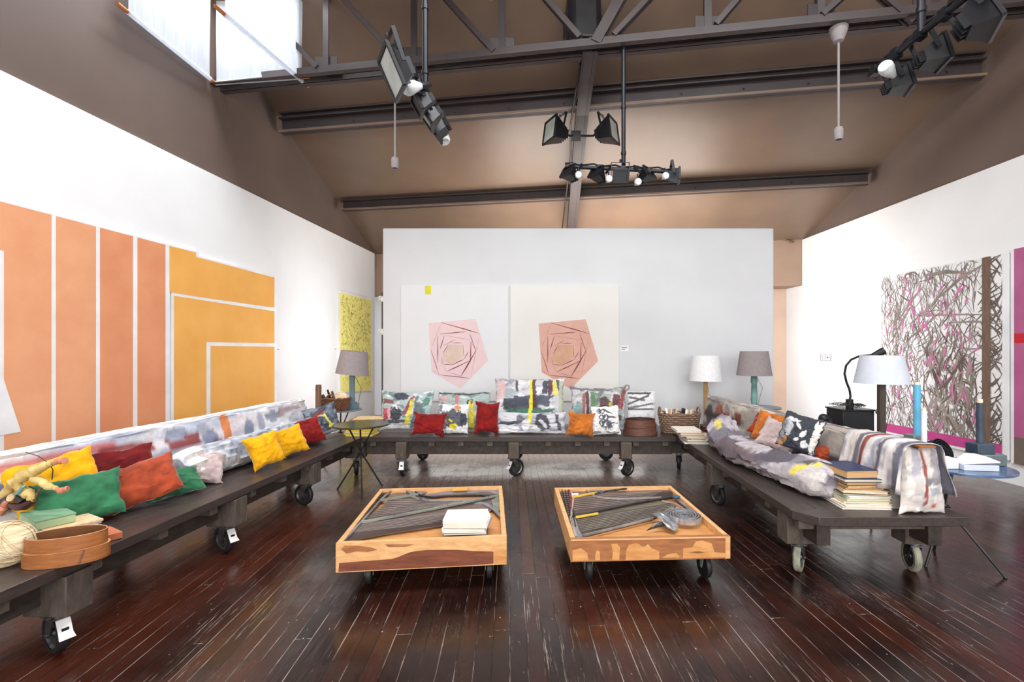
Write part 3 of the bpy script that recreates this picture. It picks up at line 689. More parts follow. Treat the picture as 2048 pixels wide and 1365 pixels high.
# twig picture
A0, A1 = RW(1768, 556), RW(2023, 506); zt1 = A1.z; zb1 = RW(2023, 921).z
def TW(a, b, off): p = A0.lerp(A1, a); zt_ = A0.z+(A1.z-A0.z)*a; return Vector((p.x, p.y, zt_+(zb1-zt_)*b))+RN*off
mb = MB(); mb.prism([TW(0,0,.001), TW(1,0,.001), TW(1,1,.001), TW(0,1,.001)], RN*.038)
rnd = random.Random(11)
def strip(a, b, ang, L, w, off, mi, taper=.5):
    # a, b in picture units; L, w in metres
    Wm, Hm = (A1-A0).length, zt1-zb1
    ca, sa = math.cos(ang), math.sin(ang); pts = []
    bend = rnd.uniform(-.06, .06)*L
    for s, ww in ((-1, w*taper), (0, w), (1, w*taper*.6)):
        pts.append((a*Wm+ca*L/2*s-sa*bend*(s == 0), b*Hm+sa*L/2*s+ca*bend*(s == 0), ww/2))
    def cl(x, y): return TW(max(.0, min(.965, x/Wm)), max(.0, min(.985, y/Hm)), off)
    mb.m(mi).poly([cl(x-sa*ww, y+ca*ww) for x, y, ww in pts]+[cl(x+sa*ww, y-ca*ww) for x, y, ww in pts[::-1]])
for k in range(1250):
    a, b = rnd.uniform(0, .80), rnd.uniform(0, .95)
    ang = math.pi/2+rnd.gauss(0, .55)
    dense = math.exp(-((a-.6)**2/.05+(b-.68)**2/.06))
    strip(a, b, ang, rnd.uniform(.06, .3), rnd.uniform(.006, .013)*(1+dense*1.3), .0395+k*2e-6, 1 if rnd.random() < (.75-.35*a) else 2)
for k in range(120): strip(rnd.uniform(.85,.97), rnd.uniform(0,.97), rnd.choice((-1,1))*rnd.uniform(.4,1.2), rnd.uniform(.12,.4), rnd.uniform(.012,.022), .042+k*5e-6, 2)
for k in range(55): strip(rnd.uniform(.45,.78), rnd.uniform(.5,.9), math.pi/2+rnd.gauss(0,.4), rnd.uniform(.15,.4), rnd.uniform(.02,.05), .0425+k*5e-6, 1 if k%3 else 2)
for (a, b, an, L, w) in ((.3,.18,-.8,.55,.04),(.58,.05,.1,.6,.05),(.45,.2,-.7,.8,.03),(.7,.1,-.5,.7,.04),(.2,.3,2.2,.5,.04),(.65,.28,.06,1.1,.022),(.4,.33,-.6,.6,.03),(.13,.62,1.5,.5,.05),(.15,.3,1.9,.4,.05),(.75,.45,.05,.6,.02),(.8,.33,.08,.7,.025)): strip(a, b, an, L, w, .0432, 1)
for k in range(95): strip(rnd.uniform(.02,.8), rnd.uniform(.03,.9), math.pi/2+rnd.gauss(.25,.45), rnd.uniform(.06,.26), rnd.uniform(.012,.034), .0438+k*5e-6, 5, .2)
mb.m(3).poly([TW(.84,0,.0446), TW(.895,0,.0446), TW(.895,.995,.0446), TW(.84,.995,.0446)])
mb.m(4).poly([TW(0,.955-.02,.0442), TW(.83,.93,.0442), TW(.83,.985,.0442), TW(0,.985,.0442)]); mb.poly([TW(.9,.93,.0442), TW(.965,.93,.0442), TW(.965,.985,.0442), TW(.9,.985,.0442)])
tag(mb.build('painting', [M['canvas_white'], M['twig'], M['twig2'], M['trunk'], M['magenta'], M['pink']]), 'large white canvas of tangled brown and pink twigs with a brown trunk', 'painting')
# purple picture at the frame edge
def rwz(px, z, off): d, dx = on_plane(px, RWA, RWB, off); return Vector((dx*d, d, z))
zz = [RW(2028, y).z for y in (500, 668, 687, 873, 926)]
mb = MB(); mb.prism([rwz(2028, zz[0], .001), rwz(2300, zz[0], .001), rwz(2300, zz[4], .001), rwz(2028, zz[4], .001)], RN*.036)
for mi, (za, zb_) in ((1, (zz[0], zz[1])), (2, (zz[1], zz[2])), (1, (zz[2], zz[3])), (3, (zz[3], zz[4]))): mb.m(mi).poly([rwz(2028, za, .039), rwz(2300, za, .039), rwz(2300, zb_, .039), rwz(2028, zb_, .039)])
tag(mb.build('painting', [M['canvas_white'], M['mauve_p'], M['red_p'], M['taupe_p']]), 'mauve canvas with a red band and taupe foot, cut off by the frame', 'painting')
# little captions and the direction sign
def card(label, pts, lines, n_, cat='caption card', name='caption_card'):
    mb = MB(); mb.prism(pts, n_*.004); mb.m(1)
    for L in lines: mb.poly(L)
    tag(mb.build(name, [M['white_plastic'], M['ink']]), label, cat)
def rc(fn, x0, y0, x1, y1, off): return [fn(x0,y0,off), fn(x1,y0,off), fn(x1,y1,off), fn(x0,y1,off)]
card('small white caption card beside the stronger pink rose canvas', rc(PP,1241,692,1257,703,.0), [rc(PP,1243,695,1254,696.2,.006), rc(PP,1243,698.5,1250,699.7,.006)], Vector((0,-1,0)))
card('small white caption card beside the amber canvas', rc(LW,552,697,561,703,.0), [rc(LW,554,699,559,699.8,.006)], LN)
card('small white caption card before the lemon canvas', rc(LW,668,696,675,701,.0), [rc(LW,669,698,673,698.7,.006)], LN)
L = [rc(RW,1641,709,1642,722,.007), rc(RW,1651,709,1651.7,722,.007), rc(RW,1661,709,1662,722,.007), rc(RW,1641,709,1662,709.7,.007), rc(RW,1641,721.3,1662,722,.007),
     rc(RW,1654,714.8,1660,716,.008), [RW(1652.5,715.4,.008), RW(1656,712.4,.008), RW(1656,718.4,.008)], rc(RW,1644,712,1645,719,.007), rc(RW,1647,713,1649,714,.007), rc(RW,1647,717,1649,718,.007)]
card('small white wall sign with a left-pointing arrow', rc(RW,1641,709,1662,722,.0), L, RN, 'sign', 'direction_sign')
bpy.data.objects['direction_sign'].data.materials[1] = M['ink_pale']

# ================================================================ carts
def caster(par, x, y, ztop, yaw, r=.098, pedal=True, tyre='rubber', w=.042):
    A = T(x, y, 0) @ RZ(yaw)
    m1 = MB(A); m1.box((0,0,ztop-.006), (.12,.10,.012)); m1.cyl((0,0,ztop-.01),(0,0,ztop-.03),.038)
    off = .032; zc_ = r
    for s in (-1, 1): m1.prism([(s*(w/2+.008), -.035, ztop-.025), (s*(w/2+.008), .035, ztop-.025), (s*(w/2+.008), off+.02, zc_-.012), (s*(w/2+.008), off-.02, zc_-.012)], (s*.005,0,0))
    m1.box((0,0,ztop-.028), (w+.03,.075,.008)); m1.cyl((-w/2-.02, off, zc_), (w/2+.02, off, zc_), .01, n=10)
    f = m1.build('caster', M['metal'], par)
    m1 = MB(A @ T(0, off, zc_) @ RY(90))
    m1.lathe([(r*.72,-w/2),(r*.92,-w/2),(r,-w*.3),(r,w*.3),(r*.92,w/2),(r*.72,w/2),(r*.72,-w/2)], n=32)
    wh = m1.build('wheel', M[tyre], f)
    m1 = MB(A @ T(0, off, zc_) @ RY(90)); m1.lathe([(0,-w*.4),(r*.25,-w*.45),(r*.27,-w*.25),(r*.6,-w*.2),(r*.73,-w*.42),(r*.73,w*.42),(r*.6,w*.2),(r*.27,w*.25),(r*.25,w*.45),(0,w*.4)], n=24)
    m1.build('hub', M['metal'], f)
    if pedal:
        m1 = MB(A); m1.prism([(-.026,-.045,ztop-.035),(.026,-.045,ztop-.035),(.026,-.075,zc_+.02),(.03,-.095,zc_+.0),(-.03,-.095,zc_+.0),(-.026,-.075,zc_+.02)], (0,.006,.002)); m1.m(1).box((0,-.063,ztop-.085), (.026,.012,.03)); m1.build('brake_pedal', [M['white_plastic'], M['black_metal']], f)
    return f
def build_cart(label, mtx, L, W, wheels, sgn, chamfer=0.):
    t = thing('platform_cart', label, 'platform cart', mtx=mtx); ztop = .46; n = 6; pw = W/n
    mb = MB()
    for k in range(n):
        x0, x1 = sgn*(k*pw+.0015), sgn*((k+1)*pw-.0015)
        if chamfer: mb.box(((x0+x1)/2, (L+.152)/2, ztop-.0275), (abs(x1-x0), L-.152, .055))
        else: mb.box(((x0+x1)/2, L/2, ztop-.0275), (abs(x1-x0), L, .055))
    if chamfer: mb.prism([(0,.15,ztop-.056),(0,.12,ztop-.056),(sgn*.10,0,ztop-.056),(sgn*W,0,ztop-.056),(sgn*W,.15,ztop-.056)], (0,0,.056))
    mb.build('deck', M['cart'], t, bevel=.004)
    for x in (.16, W-.16):
        m1 = MB(); m1.box((sgn*x, L/2, .335), (.085, L-.12, .14)); m1.build('side_beam', M['cart_side'], t, bevel=.004)
    nj = max(3, int(L/.37))
    for k in range(nj):
        y = .12+(L-.24)*k/(nj-1)
        m1 = MB(); m1.box((sgn*W/2, y, .379), (W-.05, .06, .05)); m1.build('crosspiece', M['cart_grey'], t, bevel=.003)
    for (x, y, yaw, ped) in wheels:
        m1 = MB(); m1.box((sgn*x, y, .305), (.21, .13, .188))
        for dz in (.05, -.05): m1.cyl((sgn*x-.03, y-.064, .305+dz), (sgn*x-.03, y-.071, .305+dz), .011, n=8)
        m1.build('caster_block', M['cart_grey'], t, bevel=.012); caster(t, sgn*x, y, .212, yaw, pedal=ped is True, tyre='rubber_pale' if ped == 'p' else 'rubber')
    return t
a = math.degrees(math.atan(.035))
build_cart('long dark wooden platform cart beneath the orange and amber canvases', T(-2.31+.035*1.05, 1.05, 0) @ RZ(-a), 4.68, 1.0,
           [(.10,1.22,66,True), (.10,2.36,66,True), (.10,3.42,75,False), (.10,4.5,20,False), (.9,1.22,0,False), (.9,2.36,30,False), (.9,3.42,0,False), (.9,4.5,10,False)], -1)
def back_cart():
    t = thing('platform_cart', 'dark wooden platform cart across the back beneath the rose canvases', 'platform cart', (-2.12, 5.47, 0))
    L, W = 3.62, 1.0
    mb = MB(); n = 6
    for k in range(n): mb.box((L/2, (k+.5)*W/n, .4325), (L, W/n-.003, .055))
    mb.build('deck', M['cart'], t, bevel=.004)
    for y in (.10, W-.16): m1 = MB(); m1.box((L/2, y, .325), (L-.06, .085, .15)); m1.build('side_beam', M['cart_side'], t, bevel=.004)
    for k in range(11):
        x = .12+(L-.24)*k/10; m1 = MB(); m1.box((x, W/2, .379), (.07, W-.04, .05)); m1.build('crosspiece', M['cart_grey'], t, bevel=.003)
    for (wx, y, yaw, ped) in ((.46,.03,5,True), (1.75,.03,-52,True), (3.04,.03,-55,True), (-.06+.3,.86,70,False), (.50,.86,60,False), (1.75,.9,60,False), (2.95,.86,75,False)):
        m1 = MB(); m1.box((wx, y, .31), (.125, .16, .19)); m1.build('caster_block', M['cart_grey'], t, bevel=.012); caster(t, wx, y, .215, yaw, pedal=ped)
back_cart()
build_cart('dark wooden platform cart with a clipped near corner, holding the tall book stack', T(1.53, 2.83, 0), 3.45, 1.0,
           [(.12,.28,-38,'p'), (.88,.28,-12,'p'), (.10,1.62,20,False), (.9,1.62,30,False), (.10,3.0,-20,False), (.9,3.0,10,False)], 1, chamfer=.1)
# ================================================================ bistro tables
def bistro(label, x, y, zt_, r, feet, mtop, knot=.40, knot_xy=(0,0), rod=.0085):
    t = thing('round_table', label, 'table', (x, y, 0))
    m1 = MB(); m1.lathe([(0,zt_),(r-.004,zt_),(r,zt_-.004),(r,zt_-.016),(r-.006,zt_-.018),(0,zt_-.016)], n=48); m1.build('tabletop', M[mtop], t)
    kx, ky = knot_xy
    for fx, fy in feet:
        a = Vector((-(fx-kx)*.55+kx, -(fy-ky)*.55+ky, zt_-.02)); k = Vector((kx+(fx-kx)*.03, ky+(fy-ky)*.03, knot)); f = Vector((fx, fy, .006))
        m1 = MB(); m1.tube([a, k, f], rod, 8); m1.ball(f, rod*1.3, 8); m1.build('leg', M['iron'], t)
    m1 = MB(); m1.tube([Vector((kx+.03*math.cos(q), ky+.03*math.sin(q), knot+.004*math.sin(3*q))) for q in [i*math.pi/5 for i in range(11)]], .006, 6); m1.build('knot_ring', M['iron'], t)
    return t
bistro('round dark metal tripod table standing before the yellow books', -1.91, 4.9, .70, .276, [(-.27,.07), (.11,-.25), (.15,.2)], 'table_dark')
bistro('round blue tripod table at the clipped cart corner', 2.77, 3.17, .69, .278, [(.16,-.14), (.05,.28), (-.22,.02)], 'table_blue', knot_xy=(-.07,.05))
bistro('round grey tripod table carrying the grey-shaded lamp and twig basket', -2.66, 6.15, .70, .26, [(-.12,-.2), (.22,-.05), (-.1,.22)], 'table_grey')
bistro('round grey tripod table holding the teal lamp behind the carts', 2.82, 6.3, .715, .28, [(-.12,-.22), (.22,-.02), (-.1,.22)], 'table_grey')
bistro('round grey tripod table holding the black box and pale blue lamp', 2.92, 4.28, .66, .42, [(-.16,-.25), (.28,-.02), (-.1,.28)], 'table_grey')

# ================================================================ lamps
def lamp(label, x, y, z0, h, shade, sm, rb, rt, sh, post, pm, base=None, square=True, tilt=0, name='table_lamp', cord=True):
    t = thing(name, label, 'lamp', mtx=T(x, y, z0))
    hz = h-sh
    m1 = MB()
    if base: m1.box((0,0,base[1]/2), (base[0], base[0], base[1])); m1.box((0,0,base[1]+.008), (base[0]*.7, base[0]*.7, .016)); m1.build('base', M[pm], t, bevel=.004)
    m1 = MB()
    if square: m1.box((0,0,(hz+.03)/2), (post, post*.8, hz+.03))
    else: m1.lathe([(post*.5,0),(post*.62,.1),(post*.5,.3),(post*.66,hz*.8),(post*.5,hz+.03)], n=10)
    m1.build('post', M[pm], t, bevel=.003)
    S = T(0,0,hz) @ RX(tilt if isinstance(tilt,(int,float)) else tilt[0]) @ RY(0 if isinstance(tilt,(int,float)) else tilt[1])
    m1 = MB(S); m1.lathe([(rb,0),(rt,sh),(rt-.004,sh),(rb-.004,0),(rb,0)], n=88)
    m1.build('lamp_shade', M[sm], t)
    m1 = MB(S); 
    for k in range(3): m1.bar((0,0,sh-.05), ((rt-.003)*math.cos(k*2.094), (rt-.003)*math.sin(k*2.094), sh-.012), .004, .004)
    m1.cyl((0,0,.0),(0,0,sh-.04), .012); m1.ball((0,0,sh*.45), .03); m1.build('bulb_holder', M['white_plastic'], t)
    if cord:
        m1 = MB(); m1.tube([(post*.3, .0, hz+.01), (post*1.5+.02, .03, hz*.6), (post*1.2, .04, hz*.2), (post, .05, .01)], .0025, 5); m1.build('cord', M['iron'], t)
    return t
lamp('lamp with grey shade tilted on a blue-grey square post', -2.53, 6.2, .70, .75, 1, 'shade_grey', .205, .165, .30, .058, 'bluegrey', base=(.135,.07), tilt=(0, 6))
lamp('floor lamp with a white shade on a raw wood pole', 2.19, 6.52, 0, 1.39, 1, 'shade_white', .218, .185, .345, .05, 'pole_wood', base=(.24,.03), name='floor_lamp')
lamp('lamp with a grey shade on a teal bulging post', 2.76, 6.3, .715, .735, 1, 'shade_grey', .222, .175, .32, .07, 'teal', square=False)
lamp('lamp with a pale blue shade on a dark square wooden post', 2.825, 4.0, .66, .755, 1, 'shade_blue', .203, .155, .235, .052, 'dark_wood', base=(.14,.02))
# gooseneck lamp on the black box
t = thing('metal_box', 'black metal box behind the painted backrest, under the gooseneck lamp', 'box', (2.89, 4.52, .66))
m1 = MB(); m1.box((0,0,.118), (.29,.26,.236)); m1.build('body', M['black_metal'], t, bevel=.004)
m1 = MB(); m1.box((0,0,.243), (.31,.28,.014)); m1.build('lid', M['black_metal'], t, bevel=.003)
m1 = MB(); m1.cyl((.165,-.15,.235),(.165,-.175,.235),.028); m1.build('knob', M['shade_grey'], t)
t = thing('gooseneck_lamp', 'black gooseneck lamp curving up from the metal box', 'lamp', (P(1699,815,4.5).x, 4.5, .911))
D = 4.5
m1 = MB(); m1.cyl((0,0,0),(0,0,.085), .032); m1.build('base', M['black_metal'], t)
pts = [P(x, y, D) for x, y in ((1699,803),(1701,793),(1699,780),(1693,765),(1689,748),(1692,732),(1702,720),(1718,713),(1738,711),(1748,710))]
m1 = MB(); m1.tube(pts, .0105, 8); m1.build('gooseneck', M['black_metal'], t, world=True)
m1 = MB(); m1.cyl(P(1745,712,D), P(1766,703,D), .022, .036); m1.build('lamp_head', M['black_metal'], t, world=True)
mb = MB(); 
rnd = random.Random(5)
for k in range(16):
    c = Vector((2.86+rnd.uniform(-.1,.1), 4.47+rnd.uniform(-.08,.08), .925)); pts = []
    a0 = rnd.uniform(0, 6.28); rr_ = rnd.uniform(.03,.09)
    for i in range(9): a = a0+i*.7; pts.append(c+Vector((rr_*math.cos(a), rr_*math.sin(a)*.8, .004+.028*abs(math.sin(i*1.1+k)))))
    mb.tube(pts, .0025, 5)
tag(mb.build('wire_tangle', M['iron']), 'tangle of dark wire lying on the black metal box', 'wire')
mb = MB(); mb.ball((2.60,4.42,.66+.10), .075, 16, sq=(1,1,1.3)); mb.ball((2.56,4.38,.66+.17), .045, 12)
tag(mb.build('black_stone', M['black_metal']), 'rounded black lump peeking over the painted backrest', 'ornament')

# wooden pillars on the blue table
def pillar(label, px, d, z0, ztop_px, w, m_, blocks, tip=None, round_=False, name='painted_post'):
    x = (px-CX)*d/F; t = thing(name, label, 'pillar ornament', (x, d, z0)); z = 0
    for i, (bw, bd, bh, bm, bx) in enumerate(blocks):
        m1 = MB(); m1.box((bx, 0, z+bh/2), (bw, bd, bh)); m1.build('block', M[bm], t, bevel=.006); z += bh
    top = H+(CY-ztop_px)*d/F-z0
    m1 = MB()
    if round_: m1.cyl((0,0,z),(0,0,top), w/2, n=20)
    else: m1.box((0,0,(z+top)/2), (w, w, top-z))
    m1.build('shaft', M[m_], t, bevel=.003)
    if tip: m1 = MB(); m1.cyl((0,0,top),(0,0,top+tip), w*.36, n=12); m1.build('tip', M['wax'], t)
    return t
zt_ = .691
pillar('dark blue post on two stacked slate blocks', 1960, 3.19, zt_, 806, .042, 'candle_navy', [(.175,.13,.075,'slate',.035), (.115,.1,.068,'candle_navy',.0)], .025, True)
pillar('white post on a tall white block', 1848, 3.25, zt_, 822, .034, 'candle_white', [(.09,.08,.10,'candle_white',.012)], .02, True)
pillar('bright blue post on a pale grey block', 1834, 3.36, zt_, 770, .043, 'candle_blue', [(.10,.10,.17,'slate',-.01)], .02, True)
mb = MB(); mb.box((0,0,.03), (.075,.1,.06)); mb.M = I4()
mb2 = MB(T(2.615,3.10,zt_)); mb2.box((0,0,.033), (.085,.09,.066)); tag(mb2.build('wood_block', M['candle_white'], bevel=.004), 'small plain white block on the blue table beside the white post', 'block')
# white wedge box
t = thing('wedge_box', 'white wedge-shaped box with a raised flap on the blue table', 'box', mtx=T(2.765,3.06,zt_) @ RZ(-8))
m1 = MB(); m1.box((0,0,.018), (.20,.11,.036)); m1.build('tray', M['shade_blue'], t, bevel=.002)
m1 = MB(); m1.prism([(-.10,-.05,.037),(.11,-.05,.052),(.11,-.05,.06),(.03,-.05,.092),(-.03,-.05,.094)], (0,.1,0)); m1.build('flap', M['candle_white'], t, bevel=.002)
# coiled rubber strip
def spiral(label, mtx, r0, r1, turns, hgt, m_, name='coiled_strip', wob=.0):
    mb = MB(mtx); n = int(turns*22)
    for i in range(n):
        a0, a1 = 2*math.pi*turns*i/n, 2*math.pi*turns*(i+1)/n; q0, q1 = r0+(r1-r0)*i/n, r0+(r1-r0)*(i+1)/n
        h0 = wob*math.sin(a0*1.3); h1 = wob*math.sin(a1*1.3)
        pts = []
        for a, q, hh in ((a0,q0,h0),(a1,q1,h1)):
            for dr in (-.002, .002):
                for z in (hh, hh+hgt): pts.append(((q+dr)*math.cos(a), (q+dr)*math.sin(a), z))
        mb.add(pts, [(0,1,5,4),(2,6,7,3),(1,3,7,5),(0,4,6,2)], True)
    return tag(mb.build(name, m_), label, 'coil')
spiral('coil of black ribbed rubber strip standing on the blue table', T(2.70,3.26,zt_+.068) @ RZ(20) @ RX(62) @ T(0,0,-.03), .018, .088, 4.5, .06, M['rubber_pale'] if False else M['rubber'], wob=.004)

# ================================================================ baskets
def basket(label, x, y, z0, w, d_, h, m_, yaw=0, handles='ends'):
    t = thing('wicker_basket', label, 'basket', mtx=T(x, y, z0) @ RZ(yaw)); mb = MB(); n = 36; rows = 9
    def ring(f, k, r=1.):
        a = 2*math.pi*k/n; s = (.84+.16*f)*r
        ca, sa = math.cos(a), math.sin(a); e = .55
        return Vector((w/2*s*math.copysign(abs(ca)**e, ca), d_/2*s*math.copysign(abs(sa)**e, sa), h*f))
    for j in range(rows):
        pts = []
        for k in range(n+1):
            p = ring((j+.5)/rows, k); o_ = .006*(1 if (k+j) % 2 else -1); p.x *= 1+o_/(w/2); p.y *= 1+o_/(d_/2); pts.append(p)
        mb.tube(pts, h/rows*.56, 6)
    for k in range(0, n, 2): mb.tube([ring(0, k), ring(1, k)], .004, 5)
    mb.poly([ring(.04, k) for k in range(n)][::-1]); mb.build('weave', M[m_], t)
    m1 = MB(); m1.tube([ring(1, k, 1.03)+Vector((0,0,.006*math.sin(k*2.2))) for k in range(n+1)], .011, 7); m1.build('rim', M[m_], t)
    for s in (-1, 1):
        m1 = MB()
        if handles == 'ends': pts = [Vector((s*w/2*1.0, -d_*.22*math.cos(q), h+.075*math.sin(q))) for q in [i*math.pi/8 for i in range(9)]]
        else: pts = [Vector((-w*.14*math.cos(q), s*d_/2, h+.055*math.sin(q))) for q in [i*math.pi/8 for i in range(9)]]
        m1.tube(pts, .01, 7); m1.build('handle', M[m_], t)
    return t
bz = .701
b_ = P(669,815,6.05)
basket('brown wicker basket of sticks and round discs on the small grey table', P(669,815,6.0).x, 6.0, bz, .36, .22, .155, 'wicker', 0, 'sides')
X0 = P(669,815,6.0).x
for i, (px, tx, ty, r, m_, lab) in enumerate(((648,632,778,.016,'dark_wood','dark stick leaning out of the basket toward the amber canvas'), (664,655,780,.014,'iron','thin black stick upright in the basket'), (655,645,790,.02,'dark_wood','thick short dark stick in the basket'), (670,664,783,.017,'brown_wood','brown stick in the middle of the basket'))):
    mb = MB(); mb.tube([P(px,808,6.03), P((px+tx)/2,(808+ty)/2,6.0), P(tx,ty,5.98)], [r, r*1.1, r*.8], 8); tag(mb.build('stick', M[m_]), lab, 'stick')
mb = MB(T(P(680,797,6.02)) @ RX(68) @ RZ(10)); mb.lathe([(0,-.012),(.085,-.012),(.09,0),(.085,.012),(0,.014)]); tag(mb.build('straw_disc', M['straw']), 'round straw-coloured disc standing in the basket', 'straw disc')
mb = MB(T(P(690,800,6.05)) @ RX(60) @ RZ(10)); mb.lathe([(0,-.01),(.06,-.01),(.063,0),(.06,.01),(0,.012)]); tag(mb.build('straw_disc', M['straw']), 'smaller round disc behind the larger one in the basket', 'straw disc')
t = thing('wooden_brush', 'upright brown wooden handle with a bound foot before the basket', 'brush', (P(637,825,5.7).x, 5.7, SEAT))
hh = P(637,770,5.7).z-SEAT
m1 = MB(); m1.lathe([(.0,hh),(.03,hh),(.033,hh-.02),(.034,.1),(.036,.0),(0,0)], n=16); m1.build('handle', M['brown_wood'], t)
m1 = MB(); 
for k in range(5): m1.lathe([(.034,.07+k*.02),(.041,.078+k*.02),(.034,.086+k*.02)], n=16)
m1.build('binding', M['bent_wood'], t)
B2 = G(1364, 869, SEAT)
basket('weathered grey-brown wicker basket full of booklets at the cart corner', B2.x, B2.y+.13, SEAT, .47, .27, .235, 'wicker_grey', 0, 'ends')
rnd = random.Random(9)
covs = ['paper','paper_cream','white_cover','paper_tan','grey_cover','brown_cover','black_cover']
where = ['nearest the raw wood pole','leaning at the far handle','in the middle, cream','with the dark spine','lying on top','tucked at the back','standing at the front','tilted against its neighbour','smallest','half sunk']
for i in range(10):
    x = B2.x-.17+.036*i; A = T(x, B2.y+.13+rnd.uniform(-.05,.05), SEAT+.15) @ RZ(rnd.uniform(-40,40)) @ RY(rnd.uniform(-35,35)) @ RX(rnd.uniform(-15,15))
    mb = MB(A); w_, h_, t_ = .12+rnd.random()*.04, .14+rnd.random()*.05, .012+rnd.random()*.014
    mb.box((0,0,h_*.25), (t_,w_,h_)); mb.m(1).box((0,0,h_*.25+.002), (t_*.7,w_*.98,h_*1.0+.004))
    tag(mb.build('booklet', [M[covs[i % 7]], M['paper_edge']]), 'booklet %s in the weathered basket' % where[i], 'booklet')

# ================================================================ books
def book(label, c, w, d_, h, yaw, cover, pages='paper_edge', name='book', group=None, cat='book', tilt=0):
    t = thing(name, label, cat, mtx=T(Vector(c)) @ RZ(yaw) @ RY(tilt), group=group); ct = min(.0035, h*.16)
    m1 = MB(); m1.box((0,0,ct/2), (w,d_,ct)); m1.box((0,0,h-ct/2), (w,d_,ct)); m1.box((0,d_/2-ct/2,h/2), (w,ct,h)); m1.build('cover', M[cover], t)
    m1 = MB(); m1.box((0,-.002,h/2), (w-.008,d_-.012,h-2*ct)); m1.build('pages', M[pages], t)
    return t
def stack(px, py, z0, items, d=None, off=(0,0)):
    p = G(px, py, z0) if d is None else Vector(((px-CX)*d/F, d, 0)); z = z0
    for (lab, w, d_, h, yaw, cov, pg, dx, dy) in items:
        book(lab, (p.x+dx+off[0], p.y+dy+off[1], z), w, d_, h, yaw, cov, pg); z += h+.0006
    return p, z
# tall stack on the near cart corner, bottom to top
p, z = stack(1713, 1008, SEAT, [
    ('white booklet at the very bottom of the tall stack',            .30, .36, .018, -3, 'white_cover', 'paper_edge', 0, .06),
    ('pale wide magazine second from the bottom of the tall stack',   .30, .37, .013, 2, 'paper', 'paper_edge', -.01, .06),
    ('cream paperback third from the bottom of the tall stack',       .28, .34, .016, -4, 'paper_cream', 'paper_edge', .005, .06),
    ('pale green edged book in the tall stack',                       .28, .33, .017, 1, 'green_cover', 'paper_edge', 0, .05),
    ('off-white book just above the pale green one',                  .275, .33, .016, 3, 'paper', 'paper_edge', .005, .05),
    ('black backed booklet midway up the tall stack',                 .27, .32, .009, -5, 'black_cover', 'paper_edge', 0, .05),
    ('loose sheaf of cream paper jutting from the tall stack',        .26, .30, .02, -10, 'paper_cream', 'paper_edge', .02, .05),
    ('tan paged book fifth from the top of the tall stack',           .24, .27, .012, -3, 'brown_cover', 'paper_tan', .005, .05),
    ('thin orange edged book fourth from the top of the tall stack',  .23, .27, .013, 2, 'paper_tan', 'paper_cream', .0, .05),
    ('tan paged hardback third from the top of the tall stack',       .22, .27, .024, 0, 'black_cover', 'paper_tan', -.005, .05),
    ('white paged hardback second from the top of the tall stack',    .23, .29, .022, -1, 'navy', 'paper_edge', -.02, .045),
    ('thick navy covered book with tan pages on top of the tall stack', .205, .27, .05, 4, 'navy', 'paper_tan', -.03, .045)])
# small stack before the weathered basket
covers = ['white_cover','grey_cover','paper','black_cover','paper_cream','white_cover','brown_cover','paper']
labs = ['bottom', 'second', 'third', 'fourth', 'fifth', 'sixth', 'seventh', 'topmost']
rnd = random.Random(2)
stack(1394, 888, SEAT, [('%s booklet %s of the low stack before the weathered basket' % (['white','grey','pale','black','cream','bright white','brown','off-white'][i], 'at the bottom' if i == 0 else 'on the top' if i == 7 else '%s from the bottom' % labs[i]),
      .27+rnd.uniform(-.02,.02), .30+rnd.uniform(-.02,.02), [.014,.016,.014,.012,.018,.02,.022,.024][i], rnd.uniform(-7,7), covers[i], 'paper_edge', rnd.uniform(-.01,.02)-(.015*i if i > 4 else 0)+.03, .13) for i in range(8)])
# yellow books
stack(714, 874, SEAT, [('yellow softcover %s of the yellow pile' % ('at the bottom' if i == 0 else 'on the top' if i == 6 else labs[i]+' from the bottom'), .31, .24, .019, rnd.uniform(-4,4), 'yellow_cover', 'yellow_cover' if i % 2 else 'paper_edge', rnd.uniform(-.01,.01), .14) for i in range(7)])
mb = MB(T(-2.19,5.89,SEAT+.137) @ RZ(6)); mb.box((0,0,.012), (.40,.30,.024)); mb.m(1).box((.02,-.01,.028), (.36,.27,.008)); tag(mb.build('cardboard_folder', [M['brown_cover'], M['paper_cream']], bevel=.002), 'brown cardboard folder lying on the yellow pile', 'folder')

